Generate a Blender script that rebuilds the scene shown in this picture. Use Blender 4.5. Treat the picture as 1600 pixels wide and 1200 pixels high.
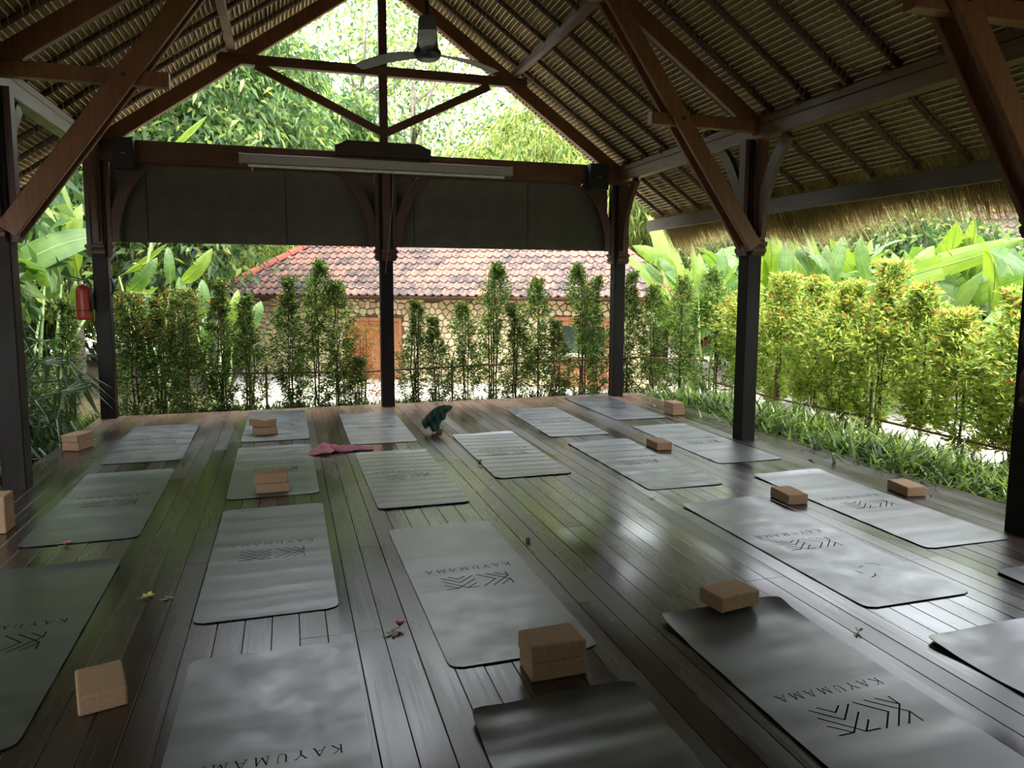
import bpy, bmesh, math, random
import numpy as np
from mathutils import Vector, Matrix

for o in list(bpy.data.objects): bpy.data.objects.remove(o)
S = bpy.context.scene
COL = S.collection
PI = math.pi

# ------------------------------------------------------------------ camera
cam_d = bpy.data.cameras.new('camera')
cam = bpy.data.objects.new('camera', cam_d); COL.objects.link(cam)
cr = Vector((0.95678714, -0.29076513, 0.00374388)); cu = Vector((0.02738396, 0.10291194, 0.99431346)); cf = Vector((0.28949697, 0.9512438, -0.10642712))
mw = Matrix((cr, cu, -cf)).transposed().to_4x4(); mw.translation = Vector((0, 0, 1.5947))
cam.matrix_world = mw
cam_d.sensor_width = 36.0; cam_d.lens = 36.0 * 1153.0 / 1600.0
cam_d.shift_y = -30.0 / 1600.0
cam_d.clip_start = 0.05; cam_d.clip_end = 400
S.camera = cam

# ------------------------------------------------------------------ sky, sun, exposure
W = bpy.data.worlds.new('sky'); S.world = W; W.use_nodes = True
wn = W.node_tree; wn.nodes.clear()
sky = wn.nodes.new('ShaderNodeTexSky'); sky.sky_type = 'NISHITA'; sky.sun_disc = False
sky.sun_elevation = math.radians(62); sky.sun_rotation = math.radians(215); sky.dust_density = 3.0; sky.air_density = 1.0
haze = wn.nodes.new('ShaderNodeMixRGB'); haze.inputs[0].default_value = 0.75; haze.inputs[2].default_value = (5.7, 5.8, 6.0, 1)
sc = wn.nodes.new('ShaderNodeVectorMath'); sc.operation = 'SCALE'; sc.inputs['Scale'].default_value = 1.2
bg = wn.nodes.new('ShaderNodeBackground'); bg.inputs['Strength'].default_value = 1.0
wo = wn.nodes.new('ShaderNodeOutputWorld')
wn.links.new(sky.outputs[0], sc.inputs[0]); wn.links.new(sc.outputs[0], haze.inputs[1])
wn.links.new(haze.outputs[0], bg.inputs[0]); wn.links.new(bg.outputs[0], wo.inputs[0])

sun_d = bpy.data.lights.new('sun', 'SUN'); sun_d.energy = 5.0; sun_d.angle = math.radians(1.5); sun_d.color = (1.0, 0.93, 0.78)
sun = bpy.data.objects.new('sun', sun_d); COL.objects.link(sun)
to_sun = Vector((0.16, -0.30, 0.94)).normalized()
sun.rotation_euler = (-to_sun).to_track_quat('-Z', 'Y').to_euler()
sun.location = (0, 0, 20)

S.view_settings.view_transform = 'Standard'
try: S.view_settings.look = 'None'
except Exception: pass
S.view_settings.exposure = 0.30
S.view_settings.gamma = 1.0
S.view_settings.use_curve_mapping = False

# ------------------------------------------------------------------ materials
def new_mat(name):
    m = bpy.data.materials.new(name); m.use_nodes = True
    nt = m.node_tree; b = nt.nodes['Principled BSDF']
    return m, nt, b
def setc(sock, c): sock.default_value = (c[0], c[1], c[2], 1)
def noise(nt, scale, detail=4, rough=.55, vec=None, dist=0.0):
    n = nt.nodes.new('ShaderNodeTexNoise'); n.inputs['Scale'].default_value = scale; n.inputs['Detail'].default_value = detail
    n.inputs['Roughness'].default_value = rough; n.inputs['Distortion'].default_value = dist
    if vec is not None: nt.links.new(vec, n.inputs['Vector'])
    return n
def pos(nt, scale=(1, 1, 1), rot=(0, 0, 0), obj=False):
    m = nt.nodes.new('ShaderNodeMapping')
    if obj:
        t = nt.nodes.new('ShaderNodeTexCoord'); src = t.outputs['Object']
    else:
        g = nt.nodes.new('ShaderNodeNewGeometry'); src = g.outputs['Position']
    nt.links.new(src, m.inputs['Vector'])
    m.inputs['Scale'].default_value = scale; m.inputs['Rotation'].default_value = rot
    return m.outputs[0]
def ramp(nt, fac, stops):
    r = nt.nodes.new('ShaderNodeValToRGB'); el = r.color_ramp.elements
    el[0].position, el[0].color = stops[0][0], (*stops[0][1], 1)
    el[1].position, el[1].color = stops[-1][0], (*stops[-1][1], 1)
    for p, c in stops[1:-1]:
        e = el.new(p); e.color = (*c, 1)
    nt.links.new(fac, r.inputs[0]); return r.outputs[0]
def fmap(nt, val, a, b, c, d):
    m = nt.nodes.new('ShaderNodeMapRange')
    for i, v in zip((1, 2, 3, 4), (a, b, c, d)): m.inputs[i].default_value = v
    nt.links.new(val, m.inputs[0]); return m.outputs[0]
def bump(nt, b, h, strength=.3, dist=.01):
    n = nt.nodes.new('ShaderNodeBump'); n.inputs['Strength'].default_value = strength; n.inputs['Distance'].default_value = dist
    nt.links.new(h, n.inputs['Height']); nt.links.new(n.outputs[0], b.inputs['Normal']); return n
def mixc(nt, fac, a, b, mode='MIX'):
    m = nt.nodes.new('ShaderNodeMixRGB'); m.blend_type = mode
    for s, v in ((m.inputs[0], fac), (m.inputs[1], a), (m.inputs[2], b)):
        if isinstance(v, (int, float)): s.default_value = v
        elif isinstance(v, tuple): s.default_value = (*v[:3], 1)
        else: nt.links.new(v, s)
    return m.outputs[0]

def simple(name, c, rough=.6, spec=.5, metal=0.0, var=.15, scale=20):
    m, nt, b = new_mat(name)
    n = noise(nt, scale, 4, vec=pos(nt, obj=True))
    col = ramp(nt, n.outputs[0], [(.3, tuple(x * (1 - var) for x in c)), (.7, tuple(min(1, x * (1 + var)) for x in c))])
    nt.links.new(col, b.inputs['Base Color']); b.inputs['Roughness'].default_value = rough
    b.inputs['Specular IOR Level'].default_value = spec; b.inputs['Metallic'].default_value = metal
    return m
def wood(name, dark, light, rough=.45, spec=.4, axis=1, grain=60):
    m, nt, b = new_mat(name)
    s = [grain, grain, grain]; s[axis] = grain * .05
    n = noise(nt, 1.0, 6, .65, vec=pos(nt, tuple(s)), dist=.4)
    n2 = noise(nt, 2.5, 3, vec=pos(nt))
    f = mixc(nt, .35, n.outputs[0], n2.outputs[0])
    col = ramp(nt, f, [(.32, dark), (.68, light)])
    nt.links.new(col, b.inputs['Base Color'])
    nt.links.new(fmap(nt, n2.outputs[0], .3, .7, rough - .08, rough + .12), b.inputs['Roughness'])
    b.inputs['Specular IOR Level'].default_value = spec
    bump(nt, b, n.outputs[0], .15, .004)
    return m
M = {}
M['wood_x'] = wood('reddish_brown_timber_across', (.060, .026, .013), (.18, .080, .038), axis=0)
M['wood_y'] = wood('weathered_timber_along', (.105, .060, .030), (.24, .145, .072), axis=1)
M['wood_z'] = wood('reddish_brown_timber_upright', (.045, .022, .012), (.120, .058, .030), axis=2)
M['wood_d'] = wood('red_timber_brace', (.115, .044, .016), (.25, .105, .040), axis=2, grain=40)
M['wood_p'] = wood('reddish_purlin', (.085, .036, .018), (.21, .095, .050), axis=1)
M['post'] = wood('dark_stained_post', (.009, .008, .0075), (.022, .018, .016), rough=.45, spec=.14, axis=2)
M['darkwood'] = wood('dark_timber', (.025, .016, .012), (.065, .040, .026), axis=0)

# floor planks
m, nt, b = new_mat('polished_dark_plank')
oi = nt.nodes.new('ShaderNodeObjectInfo')
g = noise(nt, 1.0, 4, .55, vec=pos(nt, (38, 1.3, 10)), dist=.15)
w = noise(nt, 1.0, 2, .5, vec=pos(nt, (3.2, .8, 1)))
base = ramp(nt, g.outputs[0], [(.25, (.016, .0095, .0075)), (.75, (.046, .026, .020))])
rnd = fmap(nt, oi.outputs['Random'], 0, 1, .65, 1.35)
base = mixc(nt, 1.0, base, rnd, 'MULTIPLY')
# lighter brown strip towards the open rear edge
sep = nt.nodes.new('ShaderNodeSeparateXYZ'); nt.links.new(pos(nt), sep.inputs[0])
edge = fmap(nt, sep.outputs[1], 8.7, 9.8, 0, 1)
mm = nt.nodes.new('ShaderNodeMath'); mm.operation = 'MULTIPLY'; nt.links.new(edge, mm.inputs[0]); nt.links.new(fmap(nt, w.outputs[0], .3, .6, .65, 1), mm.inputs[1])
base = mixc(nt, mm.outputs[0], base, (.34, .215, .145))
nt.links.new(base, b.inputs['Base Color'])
scr = noise(nt, 1.0, 2, .5, vec=pos(nt, (60, 1.2, 1)))
rr = nt.nodes.new('ShaderNodeMath'); rr.operation = 'ADD'
nt.links.new(fmap(nt, w.outputs[0],   .3, .7, .15, .33), rr.inputs[0]); nt.links.new(fmap(nt, scr.outputs[0], .45, .75, 0, .05), rr.inputs[1])
rq = nt.nodes.new('ShaderNodeMath'); rq.operation = 'ADD'; nt.links.new(rr.outputs[0], rq.inputs[0]); nt.links.new(fmap(nt, oi.outputs['Random'], 0, 1, -.03, .07), rq.inputs[1]); nt.links.new(rq.outputs[0], b.inputs['Roughness']); b.inputs['Specular IOR Level'].default_value = .9; b.inputs['IOR'].default_value = 1.6
w2 = noise(nt, 1.0, 2, .5, vec=pos(nt, (9, 2.5, 1)))
hh = mixc(nt, .10, w2.outputs[0], g.outputs[0])
bump(nt, b, hh, .10, .004)
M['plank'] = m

# rubber mat
m, nt, b = new_mat('slate_rubber_mat')
n = noise(nt, 6, 5, .6, vec=pos(nt)); n2 = noise(nt, 1.0, 4, .5, vec=pos(nt, (5, 22, 1)))
nt.links.new(ramp(nt, n.outputs[0], [(.3, (.026, .031, .032)), (.7, (.043, .049, .050))]), b.inputs['Base Color'])
nt.links.new(fmap(nt, n.outputs[0], .3, .7, .30, .44), b.inputs['Roughness']); b.inputs['Specular IOR Level'].default_value = 1.0; b.inputs['IOR'].default_value = 1.85
n3 = noise(nt, 1.0, 2, .5, vec=pos(nt, (1.6, 9, 1)))
bump(nt, b, n3.outputs[0], .28, .008)
M['mat'] = m
M['mat_edge'] = simple('mat_underside_black', (.012, .012, .016), .7)
M['print'] = simple('black_print', (.008, .009, .010), .85, .08, var=.05)

# cork
m, nt, b = new_mat('cork')
n = noise(nt, 90, 5, .7, vec=pos(nt, obj=True)); v = nt.nodes.new('ShaderNodeTexVoronoi'); v.inputs['Scale'].default_value = 140
nt.links.new(pos(nt, obj=True), v.inputs['Vector'])
c1 = ramp(nt, n.outputs[0], [(.3, (.30, .185, .105)), (.7, (.42, .275, .168))])
c2 = ramp(nt, v.outputs['Distance'], [(.0, (.78, .72, .66)), (.25, (1, 1, 1))])
nt.links.new(mixc(nt, .6, c1, c2, 'MULTIPLY'), b.inputs['Base Color']); b.inputs['Roughness'].default_value = .85; b.inputs['Specular IOR Level'].default_value = .2
bump(nt, b, n.outputs[0], .25, .002)
M['cork'] = m

# thatch
def thatch_mat(name, a, c, vecscale, tl=0.0):
    m, nt, b = new_mat(name)
    n = noise(nt, 1.0, 6, .7, vec=pos(nt, vecscale), dist=.5); n2 = noise(nt, 3.0, 3, vec=pos(nt))
    col = ramp(nt, mixc(nt, .3, n.outputs[0], n2.outputs[0]), [(.34, a), (.66, c)])
    nt.links.new(col, b.inputs['Base Color']); b.inputs['Roughness'].default_value = .85; b.inputs['Specular IOR Level'].default_value = .15
    bump(nt, b, n.outputs[0], .6, .015)
    if tl:
        t = nt.nodes.new('ShaderNodeBsdfTranslucent'); nt.links.new(col, t.inputs[0])
        mx = nt.nodes.new('ShaderNodeMixShader'); mx.inputs[0].default_value = tl
        out = nt.nodes['Material Output']
        nt.links.new(b.outputs[0], mx.inputs[1]); nt.links.new(t.outputs[0], mx.inputs[2]); nt.links.new(mx.outputs[0], out.inputs[0])
    return m
M['thatch'] = thatch_mat('dry_grass_thatch', (.17, .105, .042), (.62, .45, .20), (14, 90, 14))
M['straw'] = thatch_mat('loose_straw', (.22, .145, .055), (.76, .60, .29), (85, 85, 4), .30)
M['batten'] = simple('bamboo_batten', (.86, .76, .54), .5, .3)
M['lash'] = simple('straw_lashing', (.26, .18, .10), .8, .2)
M['pole'] = wood('coconut_rafter_pole', (.045, .028, .017), (.13, .085, .052), axis=0, grain=50)
M['fascia'] = wood('grey_fascia_board', (.085, .068, .052), (.16, .130, .104), axis=1)

# foliage: colour comes from the leaf itself (attribute), with light passing through
def leaf_mat(name, tl=.45, rough=.42, spec=.4, mul=(1, 1, 1)):
    m, nt, b = new_mat(name)
    a = nt.nodes.new('ShaderNodeAttribute'); a.attribute_name = 'leafcol'
    col = mixc(nt, 1.0, a.outputs['Color'], tuple(mul), 'MULTIPLY')
    nt.links.new(col, b.inputs['Base Color']); b.inputs['Roughness'].default_value = rough; b.inputs['Specular IOR Level'].default_value = spec
    t = nt.nodes.new('ShaderNodeBsdfTranslucent'); nt.links.new(mixc(nt, 1.0, col, (1.2, 1.2, .72), 'MULTIPLY'), t.inputs[0])
    mx = nt.nodes.new('ShaderNodeMixShader'); mx.inputs[0].default_value = tl
    out = nt.nodes['Material Output']
    nt.links.new(b.outputs[0], mx.inputs[1]); nt.links.new(t.outputs[0], mx.inputs[2]); nt.links.new(mx.outputs[0], out.inputs[0])
    return m
M['leaf'] = leaf_mat('shrub_leaf')
M['tree_leaf'] = leaf_mat('tree_leaf', .5)
M['palm_leaf'] = leaf_mat('palm_leaf', .30, .3, .5)
def banana_mat(name, a, c):
    m, nt, b = new_mat(name)
    n = noise(nt, 1.0, 3, vec=pos(nt, (3, 3, 3), obj=True)); wv = noise(nt, 1.0, 2, vec=pos(nt, (2, 60, 2), obj=True))
    col = ramp(nt, mixc(nt, .4, n.outputs[0], wv.outputs[0]), [(.35, a), (.65, c)])
    nt.links.new(col, b.inputs['Base Color']); b.inputs['Roughness'].default_value = .38; b.inputs['Specular IOR Level'].default_value = .4
    bump(nt, b, wv.outputs[0], .3, .01)
    t = nt.nodes.new('ShaderNodeBsdfTranslucent'); nt.links.new(mixc(nt, 1.0, col, (1.4, 1.35, .5), 'MULTIPLY'), t.inputs[0])
    mx = nt.nodes.new('ShaderNodeMixShader'); mx.inputs[0].default_value = .45
    nt.links.new(b.outputs[0], mx.inputs[1]); nt.links.new(t.outputs[0], mx.inputs[2]); nt.links.new(mx.outputs[0], nt.nodes['Material Output'].inputs[0])
    return m
M['banana'] = banana_mat('banana_leaf', (.055, .130, .035), (.155, .265, .070))
M['banana_pale'] = banana_mat('young_banana_leaf', (.12, .22, .035), (.25, .36, .065))
M['stalk'] = simple('green_stalk', (.20, .30, .09), .5)
M['bark'] = simple('grey_bark', (.22, .19, .155), .9, .1, var=.4, scale=9)
M['stem'] = simple('brown_stem', (.10, .065, .045), .8, .1)
M['red_flower'] = simple('red_bract', (.65, .07, .04), .5)

# house
m, nt, b = new_mat('weathered_clay_tile')
oi = nt.nodes.new('ShaderNodeObjectInfo')
n = noise(nt, 7, 6, .7, vec=pos(nt), dist=.4); n2 = noise(nt, 26, 4, .6, vec=pos(nt)); n4 = noise(nt, 1.3, 3, .5, vec=pos(nt))
fac = mixc(nt, .45, n.outputs[0], n4.outputs[0])
addr = nt.nodes.new('ShaderNodeMath'); addr.operation = 'ADD'; nt.links.new(fac, addr.inputs[0]); nt.links.new(fmap(nt, oi.outputs['Random'], 0, 1, -.07, .07), addr.inputs[1])
col = ramp(nt, addr.outputs[0], [(.42, (.070, .058, .055)), (.52, (.165, .110, .092)), (.66, (.34, .155, .105))])
spot = ramp(nt, n2.outputs[0], [(.58, (0, 0, 0)), (.70, (.55, .55, .55))])
col = mixc(nt, spot, col, (.38, .31, .27))
nt.links.new(col, b.inputs['Base Color']); b.inputs['Roughness'].default_value = .85; b.inputs['Specular IOR Level'].default_value = .2
bump(nt, b, n2.outputs[0], .3, .01)
M['tile'] = m
M['ridge'] = simple('red_ridge_cap', (.34, .105, .080), .8, .2, var=.3, scale=8)
m, nt, b = new_mat('cream_limestone')
oi = nt.nodes.new('ShaderNodeObjectInfo'); n = noise(nt, 18, 5, .6, vec=pos(nt))
f = mixc(nt, .5, n.outputs[0], oi.outputs['Random'])
nt.links.new(ramp(nt, f, [(.25, (.38, .30, .18)), (.75, (.58, .48, .31))]), b.inputs['Base Color']); b.inputs['Roughness'].default_value = .9
bump(nt, b, n.outputs[0], .4, .01)
M['stone'] = m
M['mortar'] = simple('dark_mortar', (.13, .09, .055), .95, .1)
M['door'] = wood('red_brown_door', (.20, .075, .035), (.40, .17, .08), axis=2, grain=30)
M['glass'] = simple('dark_window_glass', (.030, .045, .035), .08, .8, var=.1)
M['plaster'] = simple('pale_plaster', (.62, .55, .46), .9, .1, var=.08, scale=3)
m, nt, b = new_mat('bright_paving')
n = noise(nt, 1.2, 6, .6, vec=pos(nt)); n2 = noise(nt, 30, 3, .6, vec=pos(nt))
nt.links.new(ramp(nt, mixc(nt, .4, n.outputs[0], n2.outputs[0]), [(.35, (.34, .31, .25)), (.6, (.56, .52, .45))]), b.inputs['Base Color']); b.inputs['Roughness'].default_value = .9
M['paving'] = m
M['soil'] = simple('garden_soil', (.075, .062, .035), .95, .1, var=.4, scale=6)
M['fabric'] = simple('olive_grey_blind_fabric', (.10, .096, .075), .8, .2, var=.1, scale=5)
M['seam'] = simple('blind_seam', (.03, .027, .022), .8, .2)
M['case'] = simple('pale_grey_case', (.40, .38, .33), .45, .4, var=.05)
M['white'] = simple('white_plastic', (.75, .75, .72), .4)
M['black'] = simple('black_plastic', (.012, .013, .015), .45)
M['metal'] = simple('steel', (.45, .45, .44), .35, .5, 1.0)
M['fan_body'] = simple('green_grey_fan_enamel', (.11, .12, .105), .4, .5, var=.05)
M['fan_dark'] = simple('dark_fan_hub', (.035, .04, .05), .35, .5)
M['red'] = simple('red_cylinder_paint', (.36, .035, .02), .35, .5, var=.05)
M['pink'] = simple('pink_cotton', (.72, .27, .34), .85, .2, var=.2, scale=30)
M['green_cloth'] = simple('dark_green_cloth', (.018, .060, .040), .8, .25, var=.2, scale=20)
M['cord'] = simple('pale_cord', (.45, .42, .36), .8)
M['petal_pink'] = simple('pink_petal', (.70, .16, .22), .5, .3, var=.1)
M['petal_mag'] = simple('magenta_petal', (.50, .03, .11), .5, .3, var=.1)
M['petal_yellow'] = simple('yellow_petal', (.72, .62, .14), .5, .3, var=.1)
M['petal_dry'] = simple('withered_petal', (.50, .38, .30), .7, .2, var=.2)
M['petal_pale'] = simple('cream_petal', (.80, .76, .52), .5, .3, var=.1)
M['stonegrey'] = simple('grey_pebble', (.10, .11, .11), .5)
M['blue'] = simple('blue_cloth', (.06, .09, .55), .7)
M['bamboo'] = simple('brown_bamboo_rail', (.16, .09, .055), .5)

# ------------------------------------------------------------------ mesh helpers
WLOC = {}
class MB:
    def __init__(s): s.v = []; s.f = []; s.mi = []
    def add(s, vs, fs, mi=0):
        o = len(s.v); s.v += [tuple(v) for v in vs]; s.f += [tuple(i + o for i in f) for f in fs]; s.mi += [mi] * len(fs)
    def box(s, x0, x1, y0, y1, z0, z1, mi=0):
        s.add([(x0,y0,z0),(x1,y0,z0),(x1,y1,z0),(x0,y1,z0),(x0,y0,z1),(x1,y0,z1),(x1,y1,z1),(x0,y1,z1)],
              [(0,3,2,1),(4,5,6,7),(0,1,5,4),(1,2,6,5),(2,3,7,6),(3,0,4,7)], mi)
    def beam(s, p, q, w, h, side=None, mi=0, ch=.006):
        """bar from p to q, h measured in the vertical plane, w sideways, with small chamfers"""
        p = Vector(p); q = Vector(q); d = (q - p).normalized()
        sd = Vector(side).normalized() if side else d.cross(Vector((0, 0, 1)))
        if sd.length < 1e-4: sd = Vector((1, 0, 0))
        sd.normalize(); up = sd.cross(d).normalized()
        a, c = w / 2, h / 2
        prof = [(-a+ch,-c),(a-ch,-c),(a,-c+ch),(a,c-ch),(a-ch,c),(-a+ch,c),(-a,c-ch),(-a,-c+ch)]
        vs = [p + sd * x + up * y for x, y in prof] + [q + sd * x + up * y for x, y in prof]
        n = 8
        fs = [(i, (i+1) % n, (i+1) % n + n, i + n) for i in range(n)] + [tuple(range(n))[::-1], tuple(range(n, 2*n))]
        s.add(vs, fs, mi)
    def tube(s, pts, rad, n=8, cap=True, mi=0):
        pts = [Vector(p) for p in pts]; k = len(pts)
        if not hasattr(rad, '__len__'): rad = [rad] * k
        vs = []; prev = None
        for i, p in enumerate(pts):
            d = (pts[min(i+1, k-1)] - pts[max(i-1, 0)]).normalized()
            a = prev if prev is not None else (Vector((0,0,1)) if abs(d.z) < .9 else Vector((1,0,0)))
            x = (a - d * a.dot(d)).normalized(); prev = x; y = d.cross(x)
            for j in range(n):
                t = 2*PI*j/n; vs.append(p + (x*math.cos(t) + y*math.sin(t)) * rad[i])
        fs = [(i*n+j, i*n+(j+1)%n, (i+1)*n+(j+1)%n, (i+1)*n+j) for i in range(k-1) for j in range(n)]
        if cap: fs += [tuple(range(n))[::-1], tuple(range((k-1)*n, k*n))]
        s.add(vs, fs, mi)
    def lathe(s, c, prof, n=20, mi=0):
        c = Vector(c); vs = []; k = len(prof)
        for r, z in prof:
            for j in range(n):
                t = 2*PI*j/n; vs.append((c.x + r*math.cos(t), c.y + r*math.sin(t), c.z + z))
        fs = [(i*n+j, i*n+(j+1)%n, (i+1)*n+(j+1)%n, (i+1)*n+j) for i in range(k-1) for j in range(n)]
        fs += [tuple(range(n))[::-1], tuple(range((k-1)*n, k*n))]
        s.add(vs, fs, mi)
    def prism(s, poly, fn, t0, t1, mi=0):
        """polygon (a,b) extruded between t0 and t1; fn(a,b,t) gives the point"""
        n = len(poly)
        vs = [fn(a, b_, t0) for a, b_ in poly] + [fn(a, b_, t1) for a, b_ in poly]
        fs = [(i, (i+1)%n, (i+1)%n+n, i+n) for i in range(n)] + [tuple(range(n))[::-1], tuple(range(n, 2*n))]
        s.add(vs, fs, mi)
    def mesh(s, name, mats, off=(0,0,0), smooth=False):
        me = bpy.data.meshes.new(name)
        me.from_pydata([(v[0]-off[0], v[1]-off[1], v[2]-off[2]) for v in s.v], [], s.f)
        for m_ in (mats if isinstance(mats, (list, tuple)) else [mats]): me.materials.append(m_)
        if isinstance(mats, (list, tuple)) and len(mats) > 1: me.polygons.foreach_set('material_index', s.mi)
        if smooth: me.polygons.foreach_set('use_smooth', [True]*len(me.polygons))
        bm = bmesh.new(); bm.from_mesh(me); bmesh.ops.recalc_face_normals(bm, faces=bm.faces); bm.to_mesh(me); bm.free()
        return me
def link(name, me, parent=None, loc=(0,0,0), rot=None, scale=None):
    o = bpy.data.objects.new(name, me); COL.objects.link(o)
    if parent is not None: o.parent = parent
    o.location = loc
    if rot is not None: o.rotation_euler = rot
    if scale is not None: o.scale = scale
    return o
def tag(o, label=None, cat=None, group=None, kind=None):
    if label: o['label'] = label
    if cat: o['category'] = cat
    if group: o['group'] = group
    if kind: o['kind'] = kind
    return o
def thing(name, label, cat, loc=(0,0,0), group=None, kind=None, rz=0):
    o = bpy.data.objects.new(name, None); COL.objects.link(o); o.location = loc; o.rotation_euler = (0,0,rz)
    o.empty_display_size = .1; WLOC[o.name] = Vector(loc)
    return tag(o, label, cat, group, kind)
def part(name, mb, mat, parent, smooth=False, kind=None, label=None):
    """mesh given in world coordinates, parented to its (unrotated) thing"""
    off = WLOC[parent.name]
    me = mb.mesh(name, mat, off, smooth); o = link(name, me, parent)
    WLOC[o.name] = off
    return tag(o, label, None, None, kind)
def single(name, mb, mat, label, cat, loc=(0,0,0), group=None, kind=None, smooth=False):
    me = mb.mesh(name, mat, loc, smooth); o = link(name, me, None, loc); WLOC[o.name] = Vector(loc)
    return tag(o, label, cat, group, kind)
def copy_tree(o, parent=None, depth=0):
    c = o.copy(); COL.objects.link(c)
    if parent is not None: c.parent = parent
    for ch in list(o.children): copy_tree(ch, c, depth+1)
    return c
def npmesh(name, V, F, mat, col=None, smooth=False):
    """fast mesh from numpy arrays; F is n x 3 or n x 4"""
    me = bpy.data.meshes.new(name); k = F.shape[1]
    me.vertices.add(len(V)); me.vertices.foreach_set('co', np.asarray(V, np.float32).ravel())
    me.loops.add(F.size); me.loops.foreach_set('vertex_index', F.astype(np.int32).ravel())
    me.polygons.add(len(F)); me.polygons.foreach_set('loop_start', np.arange(0, F.size, k, dtype=np.int32))
    try: me.polygons.foreach_set('loop_total', np.full(len(F), k, np.int32))
    except Exception: pass
    me.update(calc_edges=True)
    if col is not None:
        a = me.attributes.new('leafcol', 'FLOAT_COLOR', 'POINT')
        c4 = np.ones((len(V), 4), np.float32); c4[:, :3] = col; a.data.foreach_set('color', c4.ravel())
    if smooth: me.polygons.foreach_set('use_smooth', [True]*len(me.polygons))
    me.materials.append(mat); me.validate(); return me

# ================================================================== SETTING
DX0, DX1, DY0 = -2.20, 5.06, -2.6
def back_y(x): return 9.90 + .024 * (x + .5)
fl = thing('floor', 'dark polished hardwood plank deck of the open pavilion', None, (0,0,0), kind='structure'); fl['label'] = 'dark polished hardwood plank deck of the open pavilion'
mb = MB(); mb.box(DX0+.01, DX1-.01, DY0, 9.83, -.12, -.024); part('subfloor', mb, M['darkwood'], fl)
mb = MB(); mb.box(DX0, DX1, 9.80, 9.86, -.5, -.025); mb.box(DX1-.06, DX1, DY0, 9.8, -.5, -.025); mb.box(DX0, DX0+.06, DY0, 9.8, -.5, -.025); part('deck_skirt', mb, M['darkwood'], fl)
pw = .1225; np_ = int(round((DX1-DX0)/pw)); pw = (DX1-DX0)/np_
a, c, e = pw/2-.0013, .0018, .022
pv = [(-a,-e),(a,-e),(a,-c),(a-c,0),(-a+c,0),(-a,-c)]
pm = MB(); pm.add([(x,0,z) for x,z in pv]+[(x,1,z) for x,z in pv], [(i,(i+1)%6,(i+1)%6+6,i+6) for i in range(6)]+[(5,4,3,2,1,0),(6,7,8,9,10,11)])
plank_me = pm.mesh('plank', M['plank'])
rs = random.Random(4)
for i in range(np_):
    x = DX0 + pw*(i+.5)
    grp = (i//3) % 3
    js = [[DY0, .32, 3.33, 6.50], [DY0, 1.35, 4.45, 7.55], [DY0, 2.30, 5.38, 8.40]][grp] + [back_y(x)]
    for y0, y1 in zip(js[:-1], js[1:]):
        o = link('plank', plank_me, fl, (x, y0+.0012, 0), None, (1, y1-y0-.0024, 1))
        o.location.z = rs.uniform(-.0012, 0); o.rotation_euler = (0, rs.uniform(-.006, .006), 0)

# ground
gm = MB()
xs = [-40, 60]
prof = [(-30, -.56), (11.6, -.56), (14.0, -1.0), (60, -1.0)]
for (y0, z0), (y1, z1) in zip(prof[:-1], prof[1:]):
    gm.add([(-40,y0,z0),(60,y0,z0),(60,y1,z1),(-40,y1,z1)], [(0,1,2,3)])
tag(single('ground', gm, M['paving'], 'bright sunlit paving around the pavilion', None, kind='structure'))
gm = MB()
gm.box(5.10, 7.35, -4, 11.4, -.60, -.53); gm.box(-7.5, 5.08, 9.88, 11.35, -.60, -.53); gm.box(-9.0, -2.22, -4, 9.86, -.60, -.53)
gm.box(-9, -1.2, 11.4, 13.9, -1.2, -.54)
gm.box(-14, -1.4, 13.9, 30, -1.2, -.93)
single('ground', gm, M['soil'], 'dark planting beds along the deck edges', None, kind='structure')

# ================================================================== PAVILION FRAME
RX, RZ, SL = 1.22, 5.38, .70
def low(x): return RZ - SL*abs(x-RX)          # underside of the rafters
PX = {'l': -2.07, 'm': 1.25, 'r': 4.57}
def quad_bez(p0, c, p1, n=9): return [(p0[0]*(1-t)**2+2*c[0]*t*(1-t)+p1[0]*t*t, p0[1]*(1-t)**2+2*c[1]*t*(1-t)+p1[1]*t*t) for t in [i/n for i in range(n+1)]]
def brace_mb(x, y, dx, dy, L, z0, z1, thick=.055, wid=.12):
    """curved knee brace leaving a post face at z0 and meeting the beam L away at z1"""
    H = z1-z0
    cl = quad_bez((.02, z0), (.03, z0+.62*H), (L, z1))
    outer, inner = [], []
    for i, (a_, b_) in enumerate(cl):
        a0, b0 = cl[max(i-1,0)]; a1, b1 = cl[min(i+1,len(cl)-1)]
        tx, tz = a1-a0, b1-b0; l = math.hypot(tx, tz); nx, nz = tz/l, -tx/l
        outer.append((a_+nx*wid/2, b_+nz*wid/2)); inner.append((a_-nx*wid/2, b_-nz*wid/2))
    mb = MB()
    fn = lambda a_, b_, t: (x + dx*a_ + dy*t, y + dy*a_ + dx*t, b_)
    n = len(cl)
    vs = [fn(a_, b_, -thick/2) for a_, b_ in outer]+[fn(a_, b_, -thick/2) for a_, b_ in inner]+[fn(a_, b_, thick/2) for a_, b_ in outer]+[fn(a_, b_, thick/2) for a_, b_ in inner]
    fs = []
    for i in range(n-1):
        fs += [(i,i+1,n+i+1,n+i),(2*n+i,3*n+i,3*n+i+1,2*n+i+1),(i,2*n+i,2*n+i+1,i+1),(n+i,n+i+1,3*n+i+1,3*n+i)]
    fs += [(0,n,3*n,2*n),(n-1,2*n-1,4*n-1,3*n-1)]
    mb.add(vs, fs); return mb
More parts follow.
